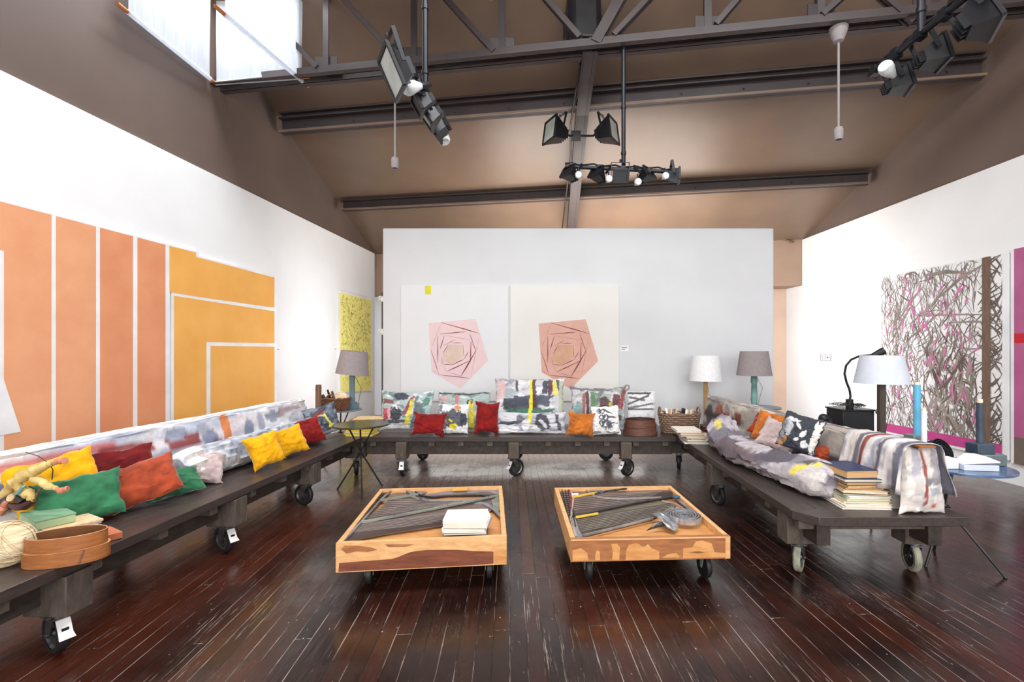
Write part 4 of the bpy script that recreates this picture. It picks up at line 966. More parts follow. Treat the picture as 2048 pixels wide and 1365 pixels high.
# ================================================================ bolsters
def bolster_rings(p0, p1, prof, n=60, z0=SEAT, seed=0., wr=.012, sc=2.5, endp=.0):
    p0, p1 = Vector(p0), Vector(p1); d = (p1-p0).normalized(); nrm = Vector((d.y, -d.x, 0)); L = (p1-p0).length; rings = []
    for i in range(n+1):
        f = i/n; c = p0.lerp(p1, f); e = 1-endp*(max(0, 1-min(f, 1-f)*L/.12))**2; ring = []
        for k, (a, z) in enumerate(prof):
            w_ = nz(f*L*sc, k*.45, seed)*wr+nz(f*L*sc*3, k*.9, seed+5)*wr*.5
            q = c+nrm*(a*e*(1+w_*2)+w_); zz = z*(1-(1-e)*.5)+w_*(z > .02)*.8
            ring.append(Vector((q.x, q.y, z0+max(.0, zz))))
        rings.append(ring)
    return rings
def prof_block(wb, wt, h, r=.035, k=7, lean=0.):
    pts = []
    def seg(a, b, n_): return [(a[0]+(b[0]-a[0])*i/n_, a[1]+(b[1]-a[1])*i/n_) for i in range(n_)]
    A, B, C_, D_ = (wb/2, 0), (wt/2+lean, h-r), (-wt/2+lean, h-r), (-wb/2, 0)
    pts += seg(A, B, k+3)
    for i in range(k): q = math.pi/2*i/k; pts.append((wt/2+lean-r+r*math.cos(q), h-r+r*math.sin(q)))
    pts += seg((wt/2+lean-r, h), (-wt/2+lean+r, h), 4)
    for i in range(k): q = math.pi/2+math.pi/2*i/k; pts.append((-wt/2+lean+r+r*math.cos(q), h-r+r*math.sin(q)))
    pts += seg(C_, D_, k+3); pts += seg(D_, A, 4)
    return pts
W_, G1, G2, DK = C(232,232,236), C(168,172,186), C(112,122,148), C(66,68,84)
MAR = C(140,52,50)
# left painted backrest. profile v: 0 at the foot of the room side, about .27 at its top edge
fnL = paint(W_, [(.31,.10,.035,.075,5,C(70,88,128),'e'), (.38,.10,.04,.05,8,C(150,160,186),'e'), (.46,.09,.05,.05,-4,C(128,140,170),'e'), (.35,.215,.09,.016,0,C(196,110,108)), (.47,.175,.045,.024,0,MAR), (.58,.155,.035,.028,0,MAR), (.565,.205,.02,.035,0,C(150,156,176),'e'), (.64,.14,.022,.05,0,C(120,130,156),'e'),
                 (.625,.20,.02,.03,8,C(162,166,180),'e'), (.66,.10,.016,.03,0,MAR), (.69,.15,.011,.2,0,C(220,126,56)), (.755,.14,.018,.075,0,C(128,138,160),'e'), (.80,.17,.012,.06,0,C(166,168,182),'e'), (.85,.19,.03,.03,0,C(138,144,160),'e'), (.92,.21,.04,.025,0,C(160,140,144)), (.20,.12,.05,.06,0,C(150,158,182),'e'), (.08,.12,.06,.06,0,C(110,122,152),'e'), (.53,.10,.03,.04,0,C(176,182,198),'e')],
            seed=2.2, mixn=[(C(190,196,214), 3.2, .1), (C(216,208,212), 8, .25)])
pr = prof_block(.28, .13, .42, lean=-.03, k=9)
o = loft('backrest_bolster', bolster_rings((-3.09, 1.3, 0), (-2.93, 5.70, 0), pr, 300, seed=1.3), M['canvas_smooth'], fnL)
tag(o, 'long painted canvas backrest with red and orange strokes, below the orange canvas', 'backrest')
# the greyish bolster in front of it
fnL2 = paint(C(196,200,210), [(.06,.3,.05,.5,0,C(228,226,222)), (.35,.22,.1,.12,20,C(150,158,176),'e'), (.55,.14,.12,.08,-10,C(138,146,168),'e'), (.8,.2,.1,.1,0,C(172,178,192),'e'), (.12,.22,.03,.02,0,C(120,118,118)), (.7,.27,.1,.05,0,C(182,186,198),'e'), (.5,.04,.5,.02,0,C(150,152,162))], seed=5.1, mixn=[(C(140,150,172), 5, .12), (C(222,222,226), 9, .25)])
pr2 = [(.125*math.cos(q)*(1.15 if math.sin(q) < 0 else 1), .125+.125*math.sin(q)) for q in [i*2*math.pi/26-.9 for i in range(26)]]
o = loft('long_cushion', bolster_rings((-2.68, 3.42, 0), (-2.62, 5.32, 0), pr2, 160, seed=4.4, wr=.03, sc=3.5, endp=.25), M['canvas'], fnL2)
tag(o, 'long greyish white stained cushion lying behind the small velvet cushions', 'cushion')
pillow('slate grey plain cushion at the far end of the long backrest', 590, 868, .42, .34, .16, 50, 22, -4, M['canvas'], paint(C(168,166,172), [(.5,.5,.3,.3,0,C(156,154,162),'e')], 1.2), seed=3, d=5.35)
# right painted backrest
fnR = paint(C(170,162,154), [(.95,.14,.03,.08,0,C(56,52,62),'e'), (.84,.13,.17,.026,0,C(50,32,38)), (.86,.19,.03,.024,0,C(150,78,60)), (.80,.16,.03,.024,0,C(140,66,52)), (.70,.16,.025,.04,0,C(120,52,44)), (.74,.06,.05,.05,0,C(120,114,120),'e'), (.55,.12,.05,.06,0,C(146,96,80),'e'),
                 (.40,.19,.06,.05,0,C(206,200,190),'e'), (.22,.10,.10,.035,0,C(48,42,50)), (.20,.045,.10,.03,0,C(96,70,74)), (.27,.16,.04,.04,0,C(110,104,106),'e'), (.05,.12,.05,.06,0,C(70,58,62),'e')], seed=8.2, mixn=[(C(150,144,142), 4, .12), (C(110,96,98), 6, .34), (C(214,206,196), 9, .25)])
prr = [(-a, z) for a, z in prof_block(.26, .15, .41, lean=.0)]
o = loft('backrest_bolster', bolster_rings((2.27, 2.98, 0), (2.14, 6.12, 0), prr, 240, seed=6.6), M['canvas_smooth'], fnR)
tag(o, 'long painted backrest in grey and maroon strokes on the clipped-corner cart', 'backrest')
# painted cloth thrown over its near end
fnB = paint(C(206,200,198), [(.5,.08,.6,.05,0,C(96,96,112)), (.5,.22,.6,.035,0,C(214,208,204)), (.5,.34,.6,.03,0,C(78,76,92)), (.5,.46,.6,.03,0,C(160,160,176)), (.45,.62,.6,.04,0,C(132,48,42)), (.5,.55,.6,.02,0,C(196,190,186)), (.5,.72,.6,.03,0,C(92,88,98)), (.5,.86,.6,.09,0,C(214,206,198))], seed=3.3, mixn=[(C(150,146,156), 7, .1)])
mb = MB(); cols = []; nu, nv = 30, 46
path = [(-.158,.13),(-.150,.23),(-.13,.33),(-.112,.385),(-.09,.418),(-.04,.432),(.03,.434),(.085,.42),(.108,.38),(.122,.30),(.135,.22),(.15,.12)]
def pth(u):
    q = u*(len(path)-1); i = min(int(q), len(path)-2); f = q-i; return path[i][0]+(path[i+1][0]-path[i][0])*f, path[i][1]+(path[i+1][1]-path[i][1])*f
for j in range(nv+1):
    for i in range(nu+1):
        u, v = i/nu, j/nv; a, z = pth(u); low = max(0, (.34-z)/.2) if u < .5 else max(0, (.34-z)/.2)
        y = 2.855+v*.52; f = math.sin(v*26+nz(v*3, u)*3)*.016*(.25+low)+nz(u*3, v*7, 4)*.014
        bx = 2.27-(y-2.98)*.0554
        s = -1 if u < .5 else 1
        mb.v.append(Vector((bx+a+s*(f+.012), y+nz(u*2, v*2, 9)*.03*low-(.03*low if v < .1 else 0), SEAT+z+nz(u*4, v*5, 1)*.008+(nz(v*3., 2., 2.)*.035*(u < .15)))))
        cols.append(fnB(u, v))
for j in range(nv):
    for i in range(nu): q = j*(nu+1)+i; mb.f.append((q, q+1, q+nu+2, q+nu+1)); mb.mi.append(0); mb.sm.append(True)
o = mb.build('draped_cloth', M['canvas_smooth'], cols=cols); tag(o, 'striped painted cloth thrown over the near end of the backrest', 'cloth')
o.modifiers.new('thick', 'SOLIDIFY').thickness = .004
# its near end face, painted canvas bag shape with an orange tab
fnE = paint(C(222,214,208), [(.47,.6,.05,.4,2,C(142,52,44)), (.3,.8,.1,.2,0,C(172,170,182)), (.62,.5,.2,.05,0,C(120,118,124)), (.7,.35,.15,.06,0,C(160,160,168)), (.3,.4,.06,.12,0,C(190,184,180)), (.68,.12,.07,.06,0,C(196,90,70),'e'), (.5,.05,.5,.03,0,C(244,242,238)), (.8,.75,.1,.25,0,C(150,146,152))], seed=6.6, mixn=[(C(196,190,190), 6, .15)])
vs, fs, cols = pillow_mesh(.27, .40, .10, 20, 26, 2.2, .01, fnE, .03)
vs = [(x*(1.05-.75*max(0,z+.2)*.9), y, z) for x, y, z in vs]
A = T(2.285, 2.90, SEAT+.203) @ RZ(2) @ RX(-4)
mb = MB(); mb.v = [A @ Vector(q) for q in vs]; mb.f = fs; mb.mi = [0]*len(fs); mb.sm = [True]*len(fs)
tag(mb.build('end_cushion', M['canvas_smooth'], cols=cols), 'upright narrow painted canvas bag closing the near end of the backrest', 'cushion')
t_ = MB(); t_.box((2.27,2.875,SEAT+.418), (.10,.10,.012)); tag(t_.build('orange_wood_slat', M['bent_wood']), 'short orange wooden slat poking out under the thrown cloth', 'wood piece')
# long sagging cushion on the right cart
fnS = paint(C(140,134,143), [(.10,.22,.012,.10,25,C(232,212,40)), (.28,.28,.10,.12,0,C(88,82,92),'e'), (.45,.3,.12,.1,10,C(196,188,192),'e'), (.62,.3,.05,.04,0,C(110,106,112),'e'), (.6,.2,.2,.06,0,C(112,96,102)), (.82,.28,.1,.12,0,C(128,124,138),'e'), (.90,.3,.03,.03,40,C(226,210,60)), (.5,.04,.5,.03,0,C(214,210,206)), (.2,.1,.15,.06,0,C(176,170,176),'e'), (.05,.15,.04,.12,0,C(206,200,198),'e')], seed=1.9, mixn=[(C(98,90,98), 4, .04), (C(200,192,198), 6, .16)])
prs = [(-.165*math.cos(q), .115+.115*math.sin(q)) for q in [i*2*math.pi/30-.75 for i in range(30)]]
rg = bolster_rings((1.945, 3.10, 0), (1.83, 5.0, 0), prs, 160, seed=9.1, wr=.038, sc=2.4, endp=.25)
for i, r_ in enumerate(rg):
    f = i/160; hsc = .86+.45*abs(f-.5)**1.5+(.5*max(0, f-.86)/.14); sh = .12*math.sin(f*math.pi)
    for p in r_: p.z = SEAT+(p.z-SEAT)*hsc; p.x -= sh
o = loft('long_cushion', rg, M['canvas'], fnS); tag(o, 'long sagging grey and mauve cushion with yellow corner strokes beside the tall book stack', 'cushion')

# ================================================================ cushions: left cart
pillow('mustard yellow velvet cushion behind the green one', 140, 968, .40, .36, .11, 52, 24, -14, M['v_yellow'], seed=2, d=2.74)
pillow('green velvet cushion nearest the bentwood box', 166, 1054, .38, .29, .13, 40, 32, -8, M['v_green'], seed=3)
pillow('dark red velvet cushion propped behind the rust one', 243, 985, .42, .35, .11, 50, 24, -4, M['v_red'], seed=4, d=3.10)
pillow('rust velvet cushion between the green ones', 297, 1020, .42, .29, .13, 40, 36, -17, M['v_rust'], seed=5)
pillow('green velvet cushion lying low behind the rust one', 352, 998, .34, .22, .10, 50, 52, -6, M['v_green'], seed=6, dy=.02)
pillow('pale mauve velvet cushion against the stained long cushion', 397, 974, .30, .26, .11, 42, 42, 10, M['v_mauve'], seed=7)
pillow('bright yellow velvet cushion with a crisp seam, nearer of the yellow pair', 543, 940, .265, .29, .15, 50, 22, -14, M['v_yellow'], seed=8, pinch=.14)
pillow('deep yellow velvet cushion beside the red one', 593, 915, .27, .28, .14, 50, 24, -12, M['v_yellow'], seed=9, pinch=.14)
pillow('dark red velvet cushion leaning on the black painted one', 627, 894, .29, .29, .13, 45, 24, -12, M['v_red2'], seed=10, pinch=.12)
fnK = paint(C(66,72,86), [(.45,.75,.14,.05,30,C(150,52,52)), (.6,.45,.03,.25,10,C(226,214,60)), (.45,.62,.12,.02,-20,C(206,200,90)), (.66,.22,.09,.07,0,C(226,218,40),'e'), (.2,.3,.15,.2,0,C(130,134,146),'e'), (.5,.05,.5,.04,0,C(180,182,190)), (.8,.7,.1,.2,0,C(104,110,124),'e')], 7.7, mixn=[(C(120,126,140), 5, .15)])
pillow('black painted cushion with a yellow splash next to the brush', 655, 882, .36, .36, .12, 38, 20, -14, M['canvas_smooth'], fnK, seed=11, n=50, d=5.35, dy=.02)

# ================================================================ cushions: back cart
AQ, NV, WH, YL, GR, PK, MN = C(160,180,180), C(52,58,72), C(222,220,224), C(232,216,30), C(40,108,80), C(196,120,128), C(92,48,54)
fn1 = paint(C(168,186,188), [(.4,.88,.14,.13,0,NV,'e'), (.15,.72,.12,.05,-10,C(120,66,70)), (.55,.62,.03,.25,-18,C(150,70,80)), (.1,.42,.05,.14,8,C(170,60,76)), (.17,.42,.03,.14,8,C(220,160,170)), (.32,.42,.12,.16,0,C(52,50,66),'e'), (.3,.2,.25,.04,0,C(60,60,74)), (.57,.42,.035,.33,-10,YL), (.68,.36,.045,.33,-8,C(86,98,112)), (.78,.45,.05,.25,0,C(96,120,116)), (.9,.7,.07,.1,0,C(84,140,120),'e'), (.3,.06,.3,.05,0,WH), (.85,.2,.1,.15,0,C(186,190,196),'e')], 1.1, mixn=[(WH, 5, .2), (C(110,134,134), 7, .25)])
pillow('big aqua painted cushion with a dark cloud and yellow stroke at the back cart end', 812, 872, .66, .50, .17, 2, 12, 0, M['canvas_smooth'], fn1, seed=21, d=5.86, n=88)
fn2 = paint(C(166,184,182), [(.12,.8,.07,.1,0,C(206,168,170),'e'), (.38,.75,.035,.22,0,C(206,120,122)), (.62,.7,.05,.08,0,NV), (.66,.34,.045,.36,2,YL), (.8,.38,.1,.03,5,YL), (.9,.55,.12,.2,0,C(150,150,148),'e'), (.8,.15,.03,.2,0,C(190,110,110)), (.87,.15,.02,.2,0,C(70,90,84)), (.3,.3,.2,.2,0,C(196,206,206),'e'), (.5,.95,.5,.02,0,C(60,60,66))], 2.1, mixn=[(C(206,210,206), 5, .15), (C(120,146,140), 6, .28)])
pillow('aqua painted cushion with a pink bar, between the cloud cushion and the tallest one', 926, 872, .68, .50, .15, 0, 12, 0, M['canvas_smooth'], fn2, seed=22, d=5.88, n=88)
fn3 = paint(C(196,196,202), [(.08,.8,.06,.2,0,C(214,180,180)), (.32,.84,.02,.12,0,NV), (.38,.5,.26,.10,0,NV), (.55,.55,.25,.09,0,C(70,74,92)), (.5,.34,.34,.06,0,GR), (.72,.82,.035,.12,0,NV), (.80,.82,.035,.16,0,MN), (.87,.8,.03,.15,6,C(226,210,80)), (.93,.8,.02,.2,10,C(66,72,84)), (.52,.6,.022,.40,-2,YL), (.565,.7,.025,.3,0,C(80,48,54)), (.96,.5,.03,.45,0,C(178,186,160)), (.2,.7,.1,.1,0,C(166,176,180),'e')], 3.1, mixn=[(C(146,152,166), 5, .12), (WH, 7, .2)])
pillow('tallest painted cushion with navy and green bands at the middle of the back cart', 1059, 872, .88, .66, .17, 0, 13, 0, M['canvas_smooth'], fn3, seed=23, d=5.86, n=88, pinch=.06)
fn4 = paint(C(206,206,212), [(.2,.5,.16,.10,0,C(62,64,78)), (.68,.48,.11,.40,4,C(52,54,66),'e'), (.68,.48,.035,.22,10,C(206,206,212),'e'), (.36,.7,.06,.16,0,C(96,96,108),'e'), (.9,.5,.025,.38,4,C(70,72,82)), (.5,.05,.5,.05,0,WH), (.5,.75,.022,.3,-2,YL), (.2,.2,.14,.1,0,C(236,236,238)), (.44,.4,.06,.25,0,C(230,230,234),'e')], 4.1, mixn=[(C(160,162,174), 6, .15)])
pillow('low wide painted cushion with a black ring in front of the tallest one', 1060, 874, .86, .255, .12, 0, 10, 0, M['canvas_smooth'], fn4, seed=24, d=5.68, n=88, pinch=.04)
fn5 = paint(C(160,166,164), [(.12,.35,.08,.3,0,C(120,150,150),'e'), (.24,.6,.03,.25,0,C(150,90,84)), (.31,.6,.03,.3,3,C(84,44,50)), (.41,.55,.04,.3,0,C(86,126,84)), (.58,.28,.05,.3,0,NV), (.6,.62,.10,.14,0,C(84,56,58),'e'), (.6,.42,.2,.05,0,C(92,74,80)), (.82,.66,.11,.19,0,C(206,200,200),'e'), (.82,.66,.08,.14,0,MN,'e'), (.93,.7,.035,.2,-10,C(150,60,64)), (.86,.25,.1,.2,0,C(150,172,170),'e'), (.88,.3,.05,.08,0,C(96,52,50),'e'), (.4,.94,.35,.03,0,C(110,100,110)), (.72,.52,.03,.1,10,C(196,180,80))], 5.1, mixn=[(C(196,196,200), 5, .15), (C(112,122,120), 7, .25)])
pillow('painted cushion with two dark ovals and a looped strap at its corner', 1196, 872, .72, .56, .16, -2, 12, 1, M['canvas_smooth'], fn5, seed=25, d=5.84, n=88)
mb = MB(); mb.tube([P(1242,788,5.9), P(1246,777,5.88), P(1252,771,5.88), P(1258,772,5.88), P(1258,778,5.88), P(1252,781,5.88)], .011, 6); tag(mb.build('cloth_strap', M['shade_grey']), 'twisted grey cloth strap at the corner of the two-oval cushion', 'strap')
fn6 = paint(C(232,232,234), [(.4,.95,.5,.03,0,C(60,58,60)), (.3,.74,.5,.03,18,C(84,82,84)), (.5,.6,.5,.025,8,C(110,108,110)), (.5,.5,.5,.02,0,C(70,70,72)), (.3,.8,.3,.03,-8,C(96,94,96)), (.95,.5,.03,.5,0,C(214,214,216))], 6.1, mixn=[(C(206,206,210), 6, .2)])
pillow('white canvas cushion with thin black lines, half hidden at the far side', 1284, 846, .36, .46, .06, 0, 5, 0, M['canvas_smooth'], fn6, seed=26, d=6.2, pinch=.01, wr=.003, n=70)
pillow('red velvet cushion lying wide between the aqua cushions', 855, 876, .385, .27, .13, 3, 18, 4, M['v_red2'], seed=31, pinch=.14)
fn7 = paint(C(238,238,240), [(.62,.85,.13,.1,0,C(206,146,106),'e'), (.5,.5,.45,.30,-4,C(62,66,80),'e'), (.85,.45,.13,.2,0,C(54,58,70),'e'), (.52,.24,.11,.09,0,YL,'e'), (.42,.4,.08,.03,-30,YL), (.2,.3,.1,.16,0,C(150,140,140),'e'), (.06,.85,.05,.12,0,C(120,134,150),'e')], 7.1, mixn=[(C(214,216,222), 6, .25)])
pillow('white cushion with a dark blot and yellow splat, beside the wide red one', 906, 875, .36, .36, .12, 0, 14, 0, M['canvas_smooth'], fn7, seed=32, d=5.66, n=88, pinch=.05)
pillow('tall red velvet cushion leaning on the tallest painted cushion', 972, 875, .29, .385, .15, 6, 12, 3, M['v_red2'], seed=33, pinch=.13, d=5.6)
pillow('orange velvet cushion before the black and white one', 1159, 875, .31, .28, .13, -4, 14, 6, M['v_orange'], seed=34, pinch=.13)
K = C(74,78,88)
fn8 = paint(C(234,232,230), [(.28,.82,.1,.09,0,K,'o'), (.42,.8,.09,.08,0,K,'o'), (.6,.78,.16,.03,-35,K), (.35,.6,.09,.09,0,K,'o'), (.5,.58,.1,.1,0,K,'o'), (.72,.58,.16,.03,-4,K), (.35,.4,.1,.1,0,K,'o'), (.5,.38,.14,.12,0,K,'o'), (.62,.34,.08,.1,10,K), (.75,.38,.17,.025,0,K), (.48,.22,.05,.08,0,C(120,124,132),'e'), (.15,.08,.2,.05,0,C(110,112,116),'e'), (.7,.07,.25,.02,0,C(96,96,100)), (.3,.82,.06,.05,0,K,'e'), (.44,.6,.06,.05,0,K,'e')], 8.1, mixn=[(C(224,222,220), 6, .25)])
pillow('white cushion with black brush-drawn loops beside the round sieves', 1213, 873, .335, .345, .12, -3, 14, -3, M['canvas_smooth'], fn8, seed=35, n=100, pinch=.07)

# ================================================================ cushions: right cart
pillow('orange velvet cushion, highest of the cluster on the sagging cushion', 1532, 880, .30, .29, .11, -46, 20, 10, M['v_orange'], seed=41, d=4.28, z0=.60)
pillow('rust velvet cushion wedged behind the pale pink one', 1518, 885, .26, .22, .11, -40, 30, 20, M['v_rust'], seed=42, d=4.45, z0=.61)
pillow('pale pink velvet cushion leaning on the painted black and white one', 1543, 893, .29, .26, .13, -30, 28, 22, M['v_mauve'], seed=43, d=3.98, z0=.585)
fn9 = paint(C(46,50,60), [(.2,.6,.1,.25,20,C(176,180,186),'e'), (.3,.8,.16,.06,0,C(206,206,208)), (.9,.5,.08,.45,0,C(224,222,216)), (.62,.5,.06,.14,-30,C(226,226,228),'e'), (.72,.22,.08,.1,20,C(214,214,214),'e'), (.12,.2,.12,.18,0,C(166,124,72),'e'), (.1,.45,.06,.3,0,C(120,124,128)), (.45,.65,.05,.12,40,C(206,208,212),'e'), (.5,.3,.04,.08,-40,C(214,214,214),'e')], 9.1)
pillow('glossy black and white painted cushion at the middle of the sagging cushion', 1588, 908, .29, .29, .12, -40, 18, 14, M['canvas_smooth'], fn9, seed=44, d=3.68, z0=.645, n=88, pinch=.05)
pillow('rust velvet cushion tucked low behind the black and white painted one', 1624, 920, .22, .17, .09, -50, 25, 5, M['v_rust'], seed=45, d=3.66, z0=.565)
t = thing('leather_case', 'dark red leather case by the raw wood pole', 'case', mtx=T(1.93,5.52,SEAT) @ RZ(-8))
m1 = MB(); m1.box((0,0,.055), (.23,.22,.11)); m1.build('body', M['leather_red'], t, bevel=.01)
m1 = MB(); m1.box((0,0,.118), (.24,.23,.014)); m1.build('lid', M['leather_red'], t, bevel=.004)

# ================================================================ round and oval boxes
def oval_box(label, p, rx, ry, h, m_, yaw=0, band=.45, name='bentwood_box', cat='box'):
    t = thing(name, label, cat, mtx=T(p) @ RZ(yaw)); k = 48
    dk = m_ == 'bent_dark'; e = .985
    m1 = MB(); m1.lathe([(0,.004),(e,.004),(e,h-.001)], n=k, sx=rx, sy=ry)
    m1.m(1).lathe([(e-.035,h-.001),(e-.035,.012),(0,.012)], n=k, sx=rx, sy=ry)
    m1.m(2).lathe([(e,h-.001),(e-.012,h+.001),(e-.035,h-.001)], n=k, sx=rx, sy=ry)
    m1.build('wall', [M[m_], M['bent_dark_inner' if dk else 'bent_inner'], M[m_ if dk else 'bent_rim']], t)
    m1 = MB(); m1.lathe([(.99,h*band),(.99,0),(1.05,0),(1.05,h*band)], n=k, sx=rx, sy=ry); m1.m(1).lathe([(1.05,h*band),(.99,h*band)], n=k, sx=rx, sy=ry); m1.build('lower_band', [M[m_], M[m_ if m_ == 'bent_dark' else 'bent_rim']], t)
    m1 = MB(); a = R(-60)
    m1.bar((rx*1.05*math.cos(a), ry*1.05*math.sin(a), .004), (rx*1.05*math.cos(a+.12), ry*1.05*math.sin(a+.12), h*band-.003), .008, .003); m1.build('seam', M['bent_dark'], t)
    return t
q = G(106, 1133, SEAT); oval_box('oval bentwood box without its lid, on the near end of the long cart', (q.x, q.y+.065, SEAT), .152, .09, .132, 'bent_wood', yaw=20, band=.5)
q = G(1286, 873, SEAT); oval_box('round reddish wooden sieve, lower of two, before the thin-lined cushion', (q.x, q.y+.17, SEAT), .195, .17, .09, 'bent_dark', name='wooden_sieve', cat='sieve')
oval_box('round reddish wooden sieve stacked on the lower one', (q.x, q.y+.17, SEAT+.0925), .186, .162, .085, 'bent_dark', yaw=20, name='wooden_sieve', cat='sieve')
# small terracotta wood block behind the oval box
mb = MB(T(G(186,1083,SEAT)) @ RZ(-30)); mb.box((0,.05,.017), (.16,.09,.034)); tag(mb.build('wooden_block', M['terracotta'], bevel=.002), 'flat reddish wooden block behind the oval bentwood box', 'block')
# ball of twine
q = G(8, 1135, SEAT); mb = MB()
c = Vector((q.x-.015, q.y+.02, SEAT+.098)); mb.ball(c, .098, 24, sq=(1.05,1,1))
rnd = random.Random(4)
for k in range(34):
    ax = Vector((rnd.gauss(.9,.3), rnd.gauss(-.3,.3), rnd.gauss(.5,.3))).normalized(); u = ax.orthogonal().normalized(); w = ax.cross(u); h_ = rnd.uniform(-.06,.06); rr_ = math.sqrt(.1015**2-h_**2)
    mb.tube([c+Vector(((ax*h_+(u*math.cos(a)+w*math.sin(a))*rr_).x*1.05, (ax*h_+(u*math.cos(a)+w*math.sin(a))*rr_).y, max(-.0965,(ax*h_+(u*math.cos(a)+w*math.sin(a))*rr_).z))) for a in [i*math.pi/14 for i in range(29)]], .0022, 5)
tag(mb.build('twine_ball', M['straw']), 'large ball of pale twine at the near frame edge', 'ball of twine')
# paper stack and green boxes
q = G(84, 1088, SEAT)
for i in range(7):
    z = SEAT+i*.0105; mb = MB(T(q.x-.02+rnd.uniform(-.006,.006), q.y+.13, z) @ RZ(-32+rnd.uniform(-5,5))); mb.box((0,0,.005), (.30,.22,.0098))
    tag(mb.build('magazine', M['shade_blue'] if i < 6 else M['paper_cream']), 'pale blue-white magazine %s of the pile under the green box' % ('at the bottom' if i == 0 else 'on the top' if i == 6 else labs[i]+' from the bottom'), 'magazine')
zz_ = SEAT+.0745
t = thing('green_box', 'flat green box lying on the pile of magazines', 'box', mtx=T(q.x-.085, q.y+.11, zz_) @ RZ(-30))
m1 = MB(); m1.box((0,0,.02), (.26,.15,.04)); m1.build('body', M['green_cover'], t, bevel=.002)
m1 = MB(); m1.box((0,0,.044), (.265,.155,.008)); m1.build('lid', mat('sage_lid', C(120,160,128), rough=.6), t, bevel=.002)
# cloth figure sculpture
t = thing('cloth_sculpture', 'twisted ochre cloth figure with peach leather ends, on the green box', 'sculpture', (P(60,1010,2.62).x, 2.62, zz_+.05))
D = 2.55
def PQ(x, y, dd=0): return P(x, y, D+dd)
def ragtube(pts, rs, m_, nm, seed):
    pts = [PQ(*p) for p in pts]; out = []; rr_ = []
    for i in range(len(pts)-1):
        for k in range(5): f = k/5; out.append(pts[i].lerp(pts[i+1], f)); rr_.append(rs[i]+(rs[i+1]-rs[i])*f)
    out.append(pts[-1]); rr_.append(rs[-1])
    for i, p in enumerate(out): p += Vector((nz(i*.4, seed)*.006, nz(i*.4, seed, 3)*.01, nz(i*.4, seed, 6)*.006))
    rr_ = [r*(1+.05*math.sin(i*2.6+seed)+nz(i*.45, seed, 2)*.45) for i, r in enumerate(rr_)]
    m1 = MB(); m1.tube(out, rr_, 10); m1.build(nm, M[m_], t, world=True)
ragtube([(-10,1000),(12,985),(28,968),(48,950),(75,940),(95,930),(108,926)], [.014,.02,.026,.03,.026,.018,.012], 'yellow_cloth', 'cloth_arm', 1)
ragtube([(62,958),(80,962),(98,974),(114,978)], [.016,.022,.018,.01], 'yellow_cloth', 'cloth_arm', 2)
ragtube([(35,970),(48,985),(62,990),(66,1005)], [.02,.026,.022,.012], 'yellow_cloth', 'cloth_body', 3)
ragtube([(106,927),(118,923),(130,922)], [.008,.016,.017], 'peach', 'leather_end', 4)
ragtube([(112,980),(124,982),(136,978)], [.008,.017,.012], 'peach', 'leather_end', 5)
ragtube([(14,1002),(6,1014),(-4,1030)], [.01,.022,.022], 'peach', 'leather_end', 6)
m1 = MB(); m1.tube([PQ(18,1010), PQ(34,1014), PQ(50,1012), PQ(66,1003)], [.012,.022,.024,.016], 10); m1.build('wood_base', M['leather_red'], t, world=True)
m1 = MB(); m1.tube([PQ(66,1005), PQ(74,990), PQ(84,972)], .006, 6); m1.build('twig', M['brown_wood'], t, world=True)
m1 = MB(); m1.tube([PQ(20,905,.25), PQ(50,905,.2), PQ(75,912,.1), PQ(95,925,.05), PQ(106,940,0), PQ(104,960,0)], .0025, 5); m1.build('wire', M['iron'], t, world=True)
m1 = MB(); m1.tube([PQ(25,995), PQ(40,998), PQ(46,1004)], .02, 10); m1.build('dark_knot', M['black_cover'], t, world=True)
m1 = MB(T(PQ(22,996,-.02)) @ RX(70)); m1.lathe([(0,0),(.008,.004),(.014,-.002),(.02,.004),(.018,-.008),(0,-.008)], n=14); m1.build('rosette', M['paper_cream'], t, world=True)
m1 = MB(); m1.tube([PQ(26,990,-.02), PQ(36,987,-.03), PQ(46,974,-.03), PQ(52,970,-.02)], [.004,.009,.008,.004], 6); m1.build('teal_ribbon', M['teal'], t, world=True)

